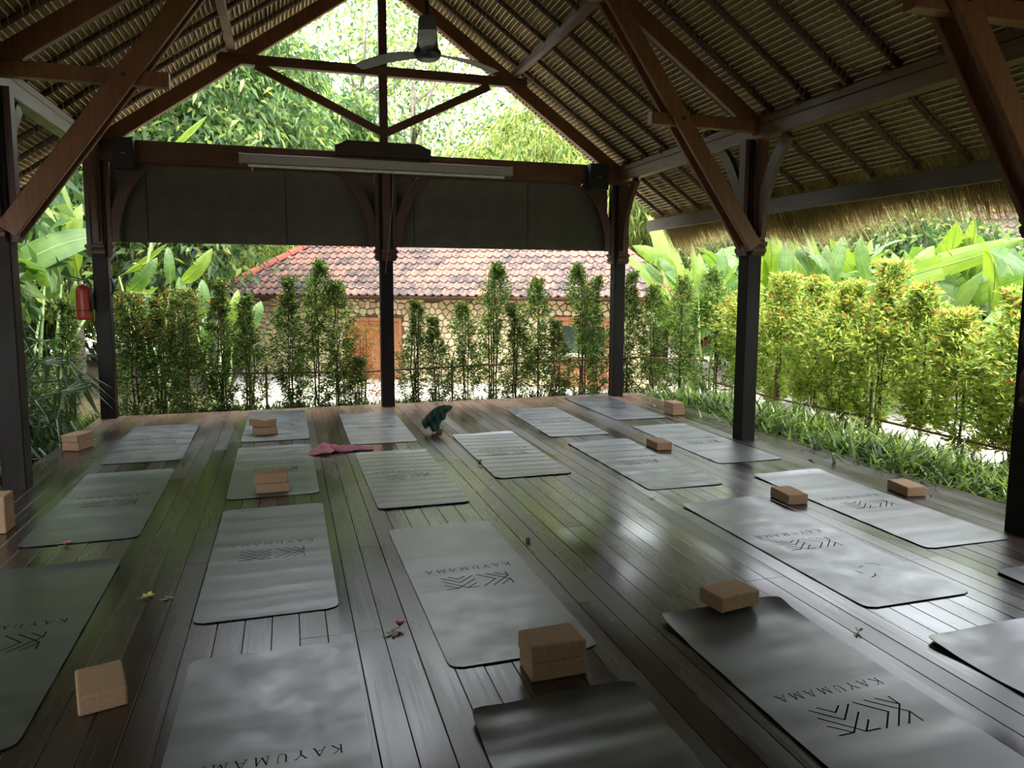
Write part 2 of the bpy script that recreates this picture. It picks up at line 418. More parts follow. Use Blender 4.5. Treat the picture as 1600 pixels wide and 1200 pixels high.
def make_post(x, y, label, braces, cap=1.93, top=3.06, clad=((1,0),(-1,0),(0,1),(0,-1))):
    p = thing('wooden_post', label, 'post', (x, y, 0), 'dark posts holding up the pavilion roof')
    mb = MB(); mb.beam((x, y, 0), (x, y, top), .165, .165, side=(1,0,0), ch=.008); part('shaft', mb, M['post'], p)
    for dx, dy in clad:
        mb = MB(); cx, cy = x+dx*.108, y+dy*.108
        w_, d_ = (.05, .10) if dx else (.10, .05)
        mb.box(cx-w_/2, cx+w_/2, cy-d_/2, cy+d_/2, cap+.05, top); part('cladding_board', mb, M['wood_z'], p)
        mb = MB(); fn = lambda a_, b_, t: (x+dx*(.083+a_)+dy*t, y+dy*(.083+a_)+dx*t, b_)
        mb.prism([(0,cap-.02),(.035,cap-.02),(.045,cap),(.06,cap+.02),(.06,cap+.05),(.045,cap+.06),(.07,cap+.09),(.07,cap+.12),(0,cap+.14)], fn, -.068, .068)
        part('corbel', mb, M['wood_z'], p)
    for dx, dy, L in braces:
        part('curved_brace', brace_mb(x+dx*.13, y+dy*.13, dx, dy, L, cap+.16, 3.03), M['wood_z'], p)
    return p
make_post(PX['l'], 9.77, 'dark post at the rear corner with the red extinguisher', [(1,0,.42),(0,-1,.42)])
make_post(PX['m'], 9.77, 'dark post in the middle of the rear side under the king post', [(1,0,.42),(-1,0,.42)])
make_post(PX['r'], 9.80, 'dark post at the rear corner beside the sunlit hedge', [(-1,0,.42),(0,-1,.42)])
make_post(PX['l'], 6.58, 'dark post on the banana plant side at the edge of the photo', [(0,1,.42),(0,-1,.42)])
make_post(PX['r'], 6.62, 'dark post standing halfway along the hedge side of the deck', [(0,1,.42),(0,-1,.42)])
make_post(PX['r'], 3.50, 'nearest dark post at the hedge side with a carved ornament', [(0,1,.42),(0,-1,.42)])
make_post(PX['l'], 3.45, 'dark post beside the deck edge, out of the frame', [(0,1,.42),(0,-1,.42)])
for yy in (.42,):
    for k in 'lr': make_post(PX[k], yy, 'dark post behind the viewpoint holding the roof, '+('banana plant side, ' if k == 'l' else 'hedge side, ')+('first' if yy > 0 else 'at the end wall'), [])

# plates along both sides: two stacked timbers each
for k, lab in (('l', 'double timber wall plate on the banana plant side'), ('r', 'double timber wall plate on the hedge side')):
    x = PX[k]; t = thing('plate_beam', lab, 'beam', (x, 3.5, 3.0))
    mb = MB(); mb.beam((x, -2.9, 3.115), (x, 10.05, 3.115), .13, .13); part('lower_timber', mb, M['wood_y'], t)
    mb = MB(); mb.beam((x, -2.9, 3.225), (x, 10.05, 3.225), .10, .075); part('upper_timber', mb, M['wood_y'], t)

# rear gable truss
YG = 9.72
t = thing('gable_truss', 'open gable truss with king post at the rear of the pavilion', 'truss', (RX, YG, 3.0))
mb = MB(); mb.beam((-2.20, YG, 3.135), (4.72, YG, 3.135), .12, .25); part('tie_beam', mb, M['wood_x'], t)
mb = MB(); mb.prism([(.62,3.20),(.62,3.32),(.70,3.35),(.76,3.385),(1.66,3.385),(1.74,3.35),(1.82,3.32),(1.82,3.20)], lambda a_, b_, q: (a_, q, b_), YG-.14, YG-.07); part('hump_board', mb, M['darkwood'], t)
mb = MB(); mb.beam((-.72, YG, 4.275), (3.14, YG, 4.275), .10, .115); part('collar_beam', mb, M['wood_x'], t)
mb = MB(); mb.beam((1.235, YG, 3.30), (1.235, YG, 5.42), .105, .09, side=(1,0,0)); part('king_post', mb, M['wood_z'], t)
for sx in (-1, 1):
    x0, x1 = RX, RX+sx*3.42; h = .16
    mb = MB(); oz = h/2*math.sqrt(1+SL*SL)
    mb.beam((x0, YG+.07*0, low(x0)+oz), (x1, YG, low(x1)+oz), .085, h, side=(0,1,0)); part('rafter', mb, M['wood_d'], t)
mb = MB(); mb.beam((-.28, YG-.01, 4.22), (1.20, YG-.01, 3.53), .06, .10, side=(0,1,0)); part('strut', mb, M['wood_x'], t)
mb = MB(); mb.beam((2.62, YG-.01, 4.20), (1.28, YG-.01, 3.53), .06, .10, side=(0,1,0)); part('strut', mb, M['wood_x'], t)

def side_truss(y, label):
    t = thing('roof_truss', label, 'truss', (RX, y, 2.0), 'raised tie trusses across the pavilion')
    mb = MB(); mb.beam((-.72, y, 4.24), (3.14, y, 4.24), .06, .13); part('collar_beam', mb, M['wood_x'], t)
    for sx in (-1, 1):
        oz = .08*math.sqrt(1+SL*SL); x1 = RX+sx*(4.16 if abs(y-3.44) < .01 else 3.42)
        mb = MB(); mb.beam((RX, y, low(RX)+oz), (x1, y, low(x1)+oz), .07, .16, side=(0,1,0)); part('rafter', mb, M['post'] if abs(y-3.44) < .01 else M['wood_d'], t)
        px = PX['r'] if sx > 0 else PX['l']
        for dy in (-.075, .075):
            mb = MB(); mb.beam((px-sx*.09, y+dy, 1.99), (px-sx*1.72, y+dy, 4.26), .045, .155, side=(0,1,0)); part('diagonal_brace', mb, M['wood_d'], t)
        mb = MB(); mb.beam((px-sx*.06, y, 3.175), (px-sx*1.24, y, 3.175), .09, .115); part('tie_stub', mb, M['wood_d'], t)
        for dy in (-.115,):
            mb = MB(); mb.tube([(px-sx*.93, y+dy, 3.175), (px-sx*.93, y+dy+.02, 3.175)], .016, 8); part('bolt', mb, M['black'], t)
    return t
side_truss(6.50, 'second timber truss, with red diagonal braces in front of the fan')
side_truss(3.44, 'nearest timber truss, only its red ends showing at the frame top')
side_truss(.36, 'timber truss above and behind the viewpoint')
for x, lab in ((-.55, 'timber purlin with bolt holes on the banana plant side slope'), (2.97, 'timber purlin with bolt holes on the hedge side slope')):
    t = thing('purlin', lab, 'beam', (x, 8, 4.3))
    mb = MB(); mb.beam((x, -2.8, 4.38), (x, 9.9, 4.38), .09, .10); part('timber', mb, M['wood_p'], t)
    for y_ in (8.0, 8.35, 4.9, 5.2): mb = MB(); mb.tube([(x-.048, y_, 4.38), (x+.048, y_, 4.38)], .013, 8); part('bolt', mb, M['black'], t)

# ------------------------------------------------------------------ thatched ceiling
ce = thing('ceiling', 'underside of the thatched roof with poles and thin battens', None, (RX, 4, 4), kind='structure')
CY0, CY1 = -2.9, 10.42
off_pole = RZ + .20 + .035
def pz(d): return off_pole - SL*d            # centre line of poles
cs = math.cos(math.atan(SL)); sn = math.sin(math.atan(SL))
rs = random.Random(7)
# poles (one shared mesh, unit length 1 along local x with slight irregularity)
def pole_mesh(L, name):
    mb = MB(); pts = []; rad = []
    for i in range(7):
        s_ = i/6*L; pts.append((s_, rs.uniform(-.006,.006), rs.uniform(-.004,.004))); rad.append(.031-.004*i/6)
    mb.tube(pts, rad, 8); return mb.mesh(name, M['pole'], smooth=True)
up_me = pole_mesh((4.57-RX-.02)/cs, 'rafter_pole'); lo_me = pole_mesh((5.42-4.50)/cs, 'rafter_pole')
y = -2.52
ys = []
while y < 10.4:
    ys.append(y); y += .52
ys[-1] = min(ys[-1], 10.33)
for y in ys:
    for sx in (-1, 1):
        th = math.atan(SL)
        o = link('rafter_pole', up_me, ce, (0, y-4, pz(0)-4), (0, th, 0) if sx > 0 else (0, PI-th, 0))
        if sx > 0: o.rotation_euler = (0, th, 0)
        d0 = 4.50-RX; yo = y+.10
        if yo < 10.4:
            o2 = link('rafter_pole', lo_me, ce, (sx*d0, yo-4, pz(d0)-4-.03), (0, th, 0) if sx > 0 else (0, PI-th, 0))
# battens along the slope rows, thatch courses between them
ND = 88; pitch = (5.44-RX)/ND
bz = lambda d: off_pole+.040 - SL*d
bat = []
for v_ in range(4):
    mb = MB(); k = 27; pts = []
    for i in range(k+1):
        yy = CY0 + (CY1-CY0)*i/k; pts.append((rs.uniform(-.008,.008), yy-4, rs.uniform(-.003,.004)))
    mb.tube(pts, .0070, 5, True); bat.append(mb.mesh('batten', M['batten']))
for i in range(1, ND+1):
    d = i*pitch
    for sx in (-1, 1):
        o = link('batten', bat[rs.randrange(4)], ce, (sx*d, 0, bz(d)-4))
# lashing loops round the poles (cord wrappings seen as short pale arcs)
lv, lf = [], []
mbl = MB()
for y in ys:
    if y < 2.5: continue
    for sx in (-1, 1):
        for i in range(1, ND):
            d = i*pitch
            if rs.random() < .25: continue
            x = RX+sx*d; z = pz(d); y_ = y
            if d > 3.29: z -= .03; y_ = y+.10
            pts = [(x, y_-.045, z+.03), (x-.006*sx, y_-.037, z-.010), (x, y_, z-.037), (x+.008*sx, y_+.037, z-.010), (x, y_+.045, z+.03)]
            mbl.tube(pts, .0058, 3, False)
part('lashing', mbl, M['lash'], ce, kind='stuff')
def thatch_side(sx):
    ny = 300; yy = np.linspace(CY0, CY1, ny); rng = np.random.default_rng(5 if sx > 0 else 6)
    rows = []
    for i in range(0, ND+1):
        d = i*pitch
        base = off_pole+.060 - SL*d
        nz = rng.normal(0,   .0035, ny); tuft = .009*np.abs(np.sin(yy*27+rng.uniform(0, 6)+rng.normal(0,.3,ny)))
        # top of a course sits high, its lower lip hangs down past the batten
        hi = np.stack([np.full(ny, RX+sx*(d+pitch*.10)), yy, base+.048+nz], 1)
        mid = np.stack([np.full(ny, RX+sx*(d+pitch*.55)), yy, base-SL*pitch*.55+.026+nz*.8-tuft*.5], 1)
        lip = np.stack([np.full(ny, RX+sx*(d+pitch*.97))+rng.normal(0,.003,ny), yy, base-SL*pitch*.97-.010+nz-tuft], 1)
        rows += [hi, mid, lip]
    V = np.concatenate(rows); R_ = len(rows)
    idx = np.arange(R_*ny).reshape(R_, ny)
    F = np.stack([idx[:-1,:-1].ravel(), idx[:-1,1:].ravel(), idx[1:,1:].ravel(), idx[1:,:-1].ravel()], 1)
    # outer skin and gable ends
    n0 = len(V)
    d1 = (ND+1)*pitch; T = .26
    O_ = np.array([[RX, CY0, off_pole+T+.10], [RX, CY1, off_pole+T+.10], [RX+sx*(d1+.30), CY0, bz(d1+.30)+T*.55], [RX+sx*(d1+.30), CY1, bz(d1+.30)+T*.55]])
    V = np.concatenate([V, O_]);
    F = np.concatenate([F, [[n0, n0+1, n0+3, n0+2]]])
    # closing gable faces
    g0 = len(V)
    G = np.array([[RX, CY1, off_pole+.05], [RX, CY1+.03, off_pole+T+.10], [RX+sx*(d1+.30), CY1+.03, bz(d1+.30)+T*.55], [RX+sx*d1, CY1, bz(d1)+.0],
                  [RX, CY0, off_pole+.05], [RX, CY0-.03, off_pole+T+.10], [RX+sx*(d1+.30), CY0-.03, bz(d1+.30)+T*.55], [RX+sx*d1, CY0, bz(d1)+.0]])
    V = np.concatenate([V, G]); F = np.concatenate([F, [[g0, g0+1, g0+2, g0+3], [g0+4, g0+5, g0+6, g0+7]]])
    V = V - np.array([RX, 4, 4])
    o = link('thatch', npmesh('thatch', V, F, M['thatch']), ce); o['kind'] = 'stuff'
for sx in (-1, 1): thatch_side(sx)
# shaggy straw: eave fringes and gable edges
def straw(name, n, fn, seed, wid=.0075, mat='straw'):
    rng = np.random.default_rng(seed)
    P0, P1, P2 = fn(rng, n)
    dirs = rng.normal(0, 1, (n, 3)); dirs[:, 2] *= .2; dirs /= np.linalg.norm(dirs, axis=1)[:, None]
    wv = dirs*wid*rng.uniform(.5, 1.2, (n, 1))
    V = np.stack([P0-wv, P0+wv, P1-wv*.7, P1+wv*.7, P2], 1).reshape(-1, 3)
    b_ = np.arange(n)[:, None]*5
    F = np.concatenate([b_+[0,1,3], b_+[0,3,2], b_+[2,3,4]])
    o = link(name, npmesh(name, V-np.array([RX,4,4]), F, M[mat]), ce); o['kind'] = 'stuff'
for sx in (-1, 1):
    def eave(rng, n):
        d0 = 4.16
        s_ = rng.uniform(0, 1, n)**.8
        y = rng.uniform(CY0, CY1+.05, n); lay = rng.uniform(0, 1, n)
        ln = .62 + .10*np.sin(y*1.9) + rng.normal(0, .07, n) + .08*rng.exponential(1, n)*(rng.random(n) < .25)
        x0 = d0+lay*.10; z0 = bz(d0)-.02-SL*(lay*.1)+lay*.16*0+rng.uniform(0, .16, n)
        out = ln*rng.uniform(.50, .86, n); drop = ln*rng.uniform(.62, .98, n)
        P0 = np.stack([RX+sx*x0, y, z0], 1); yj = rng.normal(0, .035, n)
        P1 = np.stack([RX+sx*(x0+out*.55), y+yj*.6, z0-drop*.42], 1)
        P2 = np.stack([RX+sx*(x0+out), y+yj*1.6, z0-drop], 1)
        return P0, P1, P2
    straw('straw_fringe', 26000 if sx > 0 else 9000, eave, 11+sx)
    def gab(rng, n):
        d = rng.uniform(0, 4.6, n); z = bz(d)+rng.uniform(.0, .24, n)
        P0 = np.stack([RX+sx*d, np.full(n, CY1-.10), z], 1)
        L = rng.uniform(.05, .16, n)
        P2 = P0+np.stack([sx*L*.8, rng.uniform(.08,.16,n), -L*.9], 1); P1 = (P0+P2)/2+np.array([0,.02,.02])
        return P0, P1, P2
    straw('gable_straw', 5000, gab, 21+sx, .005)
    # dense core of the fringe
    mb = MB(); d0 = 4.18
    mb.prism([(d0, bz(d0)+.16), (d0+.40, bz(d0+.40)+.05), (d0+.36, bz(d0+.36)-.02), (d0+.02, bz(d0)-.03)], lambda a_, b_, q: (RX+sx*a_, q, b_), CY0, CY1)
    part('straw_core', mb, M['thatch'], ce, kind='stuff')
    mb = MB(); mb.beam((RX+sx*4.19, CY0, 2.525), (RX+sx*4.19, CY1+.12, 2.525), .035, .17); part('fascia', mb, M['fascia'], ce)
# dark end wall behind the viewpoint (closes the pavilion there)
mb = MB()
mb.prism([(-2.2, 0), (4.7, 0), (4.7, low(4.7)), (RX, low(RX)+.1), (-2.2, low(-2.2))], lambda a_, b_, q: (a_, q, b_), -2.75, -2.65)
wl = single('wall_rear', mb, M['darkwood'], 'dark timber end wall behind the viewpoint', None, kind='structure')

for k_, x_ in (('left', -2.13), ('right', 4.63)):  # unseen side walls, added to keep side light off the front faces
    mb = MB(); mb.box(x_-.03, x_+.03, -2.62, .26, 0.0005, 3.0); single('wall_'+k_, mb, M['darkwood'], 'dark timber side wall behind the viewpoint', None, kind='structure')
ORD = ['first','second','third','fourth','fifth','sixth','seventh','eighth','ninth','tenth','eleventh','twelfth','thirteenth','fourteenth','fifteenth','sixteenth','seventeenth']

# ================================================================== HOUSE BEHIND THE HEDGE
E1 = Vector((-2.06, 22.68, 0)); hd = Vector((10.91, -7.23, 0)).normalized(); hn = Vector((-hd.y, hd.x, 0)); HL = 13.09
EZ = 1.31; RS = math.radians(36)
def hp(u, w_, z): return E1 + hd*u + hn*w_ + Vector((0,0,z))
house = thing('house', 'low garden house with weathered clay tiled hip roof and stone wall', 'house', tuple(E1+Vector((0,0,-1.0))))
# tiles
TP, TE = .236, .290
tmb = MB()
prof = [(-.135,.0),(-.09,.004),(-.04,-.004),(.008,.006),(.038,.042),(.068,.056),(.100,.042),(.130,.006)]
n = len(prof)
t0 = [(x, 0, z+.042) for x, z in prof]; t1 = [(x, TE+.05, z+.008) for x, z in prof]; t2 = [(x, .002, z+.008) for x, z in prof]
tmb.add(t0+t1+t2, [(i,i+1,n+i+1,n+i) for i in range(n-1)]+[(i+1,i,2*n+i,2*n+i+1) for i in range(n-1)])
tile_me = tmb.mesh('roof_tile', M['tile'])
ang = math.atan2(hd.y, hd.x)
R3 = Matrix((hd, (hn*math.cos(RS)+Vector((0,0,math.sin(RS)))), Vector((0,0,1)))).transposed()
ydir = (hn*math.cos(RS)+Vector((0,0,math.sin(RS)))).normalized(); zdir = hd.cross(ydir).normalized()
Rm = Matrix((hd, ydir, zdir)).transposed(); Re = Rm.to_euler()
RSt = random.Random(3)
upper = MB(); cnt = 0; ntile_rows = 14
for row in range(ntile_rows):
    s_ = row*TE
    inset = s_*math.cos(RS)
    u = inset + .10
    cols = int((HL-2*inset-.1)/TP)
    for c_ in range(cols):
        uu = inset + .15 + c_*TP
        P = hp(uu, s_*math.cos(RS), EZ + s_*math.sin(RS)) - hd*0
        jx = RSt.uniform(-.004,.004); jz = RSt.uniform(-.004,.006)
        if row < 7 and cnt < 296:
            o = link('roof_tile', tile_me, house, tuple(P-WLOC[house.name]+zdir*jz+ydir*jx), Re); cnt += 1
        else:
            vs = [tuple(P+Rm@Vector(v)+zdir*jz) for v in tmb.v]; upper.add(vs, tmb.f)
part('upper_roof_tiles', upper, M['tile'], house, kind='stuff')
SL_ = ntile_rows*TE*math.cos(RS); ZR = EZ+ntile_rows*TE*math.sin(RS)
mb = MB()   # roof body below the tiles, rear and side slopes
c0, c1, c2, c3 = hp(0,0,EZ-.02), hp(HL,0,EZ-.02), hp(HL,2*SL_,EZ-.02), hp(0,2*SL_,EZ-.02)
r0, r1 = hp(SL_,SL_,ZR-.02), hp(HL-SL_,SL_,ZR-.02)
mb.add([c0,c1,c2,c3,r0,r1], [(0,1,5,4),(1,2,5),(2,3,4,5),(3,0,4),(0,3,2,1)])
part('roof_body', mb, M['tile'], house)
cap_mb = MB(); k = 8
v0 = [(0, .135*math.cos(t), .135*math.sin(t)-.01) for t in [PI*i/k for i in range(k+1)]]; v1 = [(.47, y*1.18, z*1.22) for _, y, z in v0]; v2 = [(.47, y*.9, z*.9) for _, y, z in v0]
cap_mb.add(v0+v1+v2, [(i,i+1,k+1+i+1,k+1+i) for i in range(k)]+[(k+1+i,k+1+i+1,2*k+2+i+1,2*k+2+i) for i in range(k)])
cap_me = cap_mb.mesh('hip_cap', M['ridge'])
def caps(a_, b_, par, me=cap_me, step=.42):
    a_ = Vector(a_); b_ = Vector(b_); d = (b_-a_); L = d.length; d.normalize()
    sd = Vector((0,0,1)).cross(d).normalized(); up = d.cross(sd)
    Rr = Matrix((-d, -sd, up)).transposed().to_euler()
    for i in range(int(L/step)): link('hip_cap', me, par, tuple(a_+d*step*(i+1)+up*.04-WLOC[par.name]), Rr)
caps(hp(.05,.05,EZ), r0, house); caps(hp(HL-.05,.05,EZ), r1, house); caps(r0, r1, house)
# walls
mb = MB(); WI = .75
for (ua, ub, wa, wb) in ((WI, HL-WI, WI, WI+.25), (WI, HL-WI, 2*SL_-WI-.25, 2*SL_-WI), (WI, WI+.25, WI+.25, 2*SL_-WI-.25), (HL-WI-.25, HL-WI, WI+.25, 2*SL_-WI-.25)):
    q = [hp(ua,wa,-1.05), hp(ub,wa,-1.05), hp(ub,wb,-1.05), hp(ua,wb,-1.05), hp(ua,wa,EZ+.1), hp(ub,wa,EZ+.1), hp(ub,wb,EZ+.1), hp(ua,wb,EZ+.1)]
    mb.add(q, [(0,3,2,1),(4,5,6,7),(0,1,5,4),(1,2,6,5),(2,3,7,6),(3,0,4,7)])
part('mortar_wall', mb, M['mortar'], house)
mb = MB(); q = [hp(.35,.40,EZ-.10), hp(HL-.35,.40,EZ-.10), hp(HL-.35,.46,EZ-.10), hp(.35,.46,EZ-.10)]; q += [v + Vector((0,0,.12)) for v in q]
mb.add(q, [(0,3,2,1),(4,5,6,7),(0,1,5,4),(1,2,6,5),(2,3,7,6),(3,0,4,7)])
part('eave_board', mb, M['wood_x'], house)
def hbox(mb, u0, u1, w0, w1, z0, z1):
    q = [hp(u0,w0,z0), hp(u1,w0,z0), hp(u1,w1,z0), hp(u0,w1,z0), hp(u0,w0,z1), hp(u1,w0,z1), hp(u1,w1,z1), hp(u0,w1,z1)]
    mb.add(q, [(0,3,2,1),(4,5,6,7),(0,1,5,4),(1,2,6,5),(2,3,7,6),(3,0,4,7)])
def urange(px):     # where the sight line of a picture column meets the wall plane
    d = Vector(cf)*1153+Vector(cr)*(px-800); d.z = 0
    # solve t*d = E1 + hd*u + hn*WI
    A = np.array([[d.x, -hd.x],[d.y, -hd.y]]); bb = np.array([E1.x+hn.x*WI, E1.y+hn.y*WI]); return float(np.linalg.solve(A, bb)[1])
U = {k_: urange(k_) for k_ in (385, 548, 625, 872, 950)}
doors = [(U[548], U[625], .62), (U[872], U[950], .72)]
for j, (u0, u1, zt) in enumerate(doors):
    mb = MB(); hbox(mb, u0-.09, u0, WI-.09, WI+.05, -1.0, zt+.09); hbox(mb, u1, u1+.09, WI-.09, WI+.05, -1.0, zt+.09); hbox(mb, u0, u1, WI-.09, WI+.05, zt, zt+.09)
    f_ = part('door_frame', mb, M['door'], house)
    mb = MB()
    if j == 0:
        k = 5
        for i in range(k):
            a_ = u0+(u1-u0)*i/k; b2 = u0+(u1-u0)*(i+1)/k; mb = MB(); hbox(mb, a_+.006, b2-.006, WI-.03, WI, -1.0, zt); part('door_board', mb, M['door'], f_)
        mb = MB(); um = (u0+u1)/2; hbox(mb, um-.26, um+.26, WI-.07, WI-.03, zt-.30, zt-.12); part('door_plaque', mb, M['wood_d'], f_)
    else:
        mb = MB(); hbox(mb, u0, u1, WI-.02, WI, -.12, zt-.14); part('window_pane', mb, M['glass'], f_)
        mb = MB(); hbox(mb, u0, u1, WI-.04, WI, zt-.14, zt); hbox(mb, u0, u0+.10, WI-.04, WI-.021, -1, zt-.14); hbox(mb, u1-.10, u1, WI-.04, WI-.021, -1, zt-.14); part('window_rail', mb, M['door'], f_)
        mb = MB(); hbox(mb, u0+.1, u1-.1, WI-.04, WI, -1.0, -.20); part('lower_panel', mb, M['door'], f_)
        mb = MB(); hbox(mb, u0-.05, u1+.05, WI-.10, WI, -.20, -.12); part('window_sill', mb, M['plaster'], f_)
# stones: Voronoi cells in the wall plane
rng = np.random.default_rng(12)
gx, gz = .205, .165; pts = []
nu = int((HL-2*WI)/gx); nz = int((EZ+1.0)/gz)
grid = {}
for i in range(-1, nu+2):
    for j in range(-1, nz+2):
        grid[(i,j)] = (WI+(i+.5+(.5 if j % 2 else 0)+rng.uniform(-.34,.34))*gx, -1.0+(j+.5+rng.uniform(-.34,.34))*gz)
def clip(poly, px, pz_, nx, nz_):
    out = []
    for a_, b_ in zip(poly, poly[1:]+poly[:1]):
        da = (a_[0]-px)*nx+(a_[1]-pz_)*nz_; db = (b_[0]-px)*nx+(b_[1]-pz_)*nz_
        if da <= 0: out.append(a_)
        if (da < 0 < db) or (db < 0 < da):
            t = da/(da-db); out.append((a_[0]+(b_[0]-a_[0])*t, a_[1]+(b_[1]-a_[1])*t))
    return out
stones = []
for i in range(nu):
    for j in range(nz):
        cx, cz = grid[(i,j)]
        if cz > EZ-.06: continue
        if any(u0-.14 < cx < u1+.14 and cz < zt+.14 for u0, u1, zt in doors): continue
        poly = [(cx-.3,cz-.3),(cx+.3,cz-.3),(cx+.3,cz+.3),(cx-.3,cz+.3)]
        for di in (-2,-1,0,1,2):
            for dj in (-2,-1,0,1,2):
                q = grid.get((i+di,j+dj))
                if (di or dj) and q:
                    nx, nz_ = q[0]-cx, q[1]-cz; l = math.hypot(nx, nz_); nx /= l; nz_ /= l
                    poly = clip(poly, cx+nx*(l/2-.010), cz+nz_*(l/2-.010), nx, nz_)
                    if not poly: break
            if not poly: break
        if len(poly) >= 3: stones.append((cz, cx, poly))
stones.sort(key=lambda s_: -s_[0])
rest = MB()
for q, (cz, cx, poly) in enumerate(stones):
    pr = rng.uniform(.035, .065)
    inner = [(cx+(a_-cx)*.80, cz+(b_-cz)*.80) for a_, b_ in poly]
    mbs = MB() if q < 290 else rest
    k = len(poly)
    vs = [hp(a_, WI, b_) for a_, b_ in poly]+[hp(a_, WI-pr*.7, b_) for a_, b_ in [(cx+(x-cx)*.95, cz+(z-cz)*.95) for x, z in poly]]+[hp(a_, WI-pr, b_) for a_, b_ in inner]
    mbs.add(vs, [(i, (i+1)%k, k+(i+1)%k, k+i) for i in range(k)]+[(k+i, k+(i+1)%k, 2*k+(i+1)%k, 2*k+i) for i in range(k)]+[tuple(range(2*k, 3*k))])
    if q < 290: part('stone', mbs, M['stone'], house)
part('lower_wall_stones', rest, M['stone'], house, kind='stuff')

# second house far beyond the hedge
h2 = thing('house', 'distant house with two pale pink tiled roof tiers beyond the hedge', 'house', (17, 14, -1))
def tiled_plane(mb, A, B, C, D, rows, cols):
    """quad A B (eave) C D (top): stepped tile courses with ribs"""
    A, B, C, D = map(Vector, (A, B, C, D)); nrm = (B-A).cross(D-A).normalized()
    if nrm.z < 0: nrm = -nrm
    for r_ in range(rows):
        t0, t1 = r_/rows, (r_+1)/rows
        for c_ in range(cols):
            s0, s1 = c_/cols, (c_+.62)/cols; s2 = (c_+1)/cols
            P = lambda s_, t: (A+(B-A)*s_)*(1-t)+(D+(C-D)*s_)*t
            mb.add([P(s0,t0)+nrm*.05, P(s1,t0)+nrm*.05, P(s1,t1)+nrm*.015, P(s0,t1)+nrm*.015], [(0,1,2,3)])
            mb.add([P(s1,t0)+nrm*.05, P((s1+s2)/2,t0)+nrm*.095, P((s1+s2)/2,t1)+nrm*.06, P(s1,t1)+nrm*.015], [(0,1,2,3)])
            mb.add([P((s1+s2)/2,t0)+nrm*.095, P(s2,t0)+nrm*.05, P(s2,t1)+nrm*.015, P((s1+s2)/2,t1)+nrm*.06], [(0,1,2,3)])
            mb.add([P(s0,t0), P(s2,t0), P(s2,t0)+nrm*.05, P(s0,t0)+nrm*.05], [(0,1,2,3)])
mb = MB(); tiled_plane(mb, (13.2,14.6,1.25), (19.2,9.6,1.25), (17.6,12.6,2.35), (14.9,15.0,2.6), 9, 26); part('lower_roof', mb, M['tile'], h2, kind='stuff')
mb = MB(); tiled_plane(mb, (14.9,14.6,2.45), (20.6,10.4,2.2), (20.2,14.2,4.4), (17.2,16.8,4.4), 9, 22); part('upper_roof', mb, M['tile'], h2, kind='stuff')
mb = MB()
for v_ in [((13.9,14.9),(19.3,10.5))]:
    (xa,ya),(xb,yb) = v_; d = Vector((xb-xa,yb-ya,0)).normalized(); nn = Vector((-d.y,d.x,0))*(1 if True else -1)
    P = [Vector((xa,ya,-1)),Vector((xb,yb,-1)),Vector((xb,yb,-1))+nn*4,Vector((xa,ya,-1))+nn*4]; Q = [p_+Vector((0,0,3.6)) for p_ in P]
    mb.add(P+Q, [(0,3,2,1),(4,5,6,7),(0,1,5,4),(1,2,6,5),(2,3,7,6),(3,0,4,7)])
part('wall', mb, M['plaster'], h2)
mb = MB(); mb.tube([(13.2,14.6,1.35),(14.9,15.0,2.7)], .11, 8); part('hip_ridge', mb, M['plaster'], h2)
mb = MB(); mb.tube([(19.2,9.6,1.30),(16.3,13.4,2.50)], .11, 8); part('hip_ridge', mb, M['plaster'], h2)
mb = MB(); mb.tube([(14.9,14.6,2.5),(17.2,16.8,4.5)], .12, 8); part('hip_ridge', mb, M['plaster'], h2)
mb = MB(); mb.box(14.35, 14.75, 12.1, 12.5, -.6, 1.35); mb.box(14.3,14.8,12.05,12.55,1.35,1.42); single('gate_post', mb, M['plaster'], 'small pale gate post in front of the distant pink roof', 'post', (14.5,12.3,-.6))
# ================================================================== FOLIAGE
def leaf_arrays(P, D, L, Wd, rng, fold=.25, droop=.0):
    """each leaf: base, left, tip, right (two triangles bent along the midrib)"""
    n = len(P); D = D/np.linalg.norm(D, axis=1)[:, None]
    rv = rng.normal(0, 1, (n, 3)); rv[:, 2] *= .6
    side = np.cross(D, rv); side /= np.linalg.norm(side, axis=1)[:, None]+1e-9
    nrm = np.cross(side, D); nrm *= np.sign(nrm[:, 2:3]+1e-9)
    L = L[:, None]; Wd = Wd[:, None]
    mid = P+D*L*.45
    tip = P+D*L - np.array([0,0,1.])*L*droop
    lf_ = mid+side*Wd/2+nrm*Wd*fold; rt = mid-side*Wd/2+nrm*Wd*fold
    V = np.stack([P, lf_, tip, rt], 1).reshape(-1, 3)
    b_ = np.arange(n)[:, None]*4
    return V, np.concatenate([b_+[0,1,2], b_+[0,2,3]])
def pal(rng, n, cols, wts):
    c_ = np.array(cols)[rng.choice(len(cols), n, p=np.array(wts)/sum(wts))]
    return np.clip(c_*rng.uniform(.75, 1.25, (n, 1))*rng.uniform(.93, 1.07, (n, 3)), 0, 1)
DK = (.040,.075,.030); MG = (.095,.165,.045); LG = (.25,.38,.085); YG_ = (.47,.56,.13); YL = (.70,.66,.20); RD = (.50,.11,.04); OR = (.60,.27,.09)
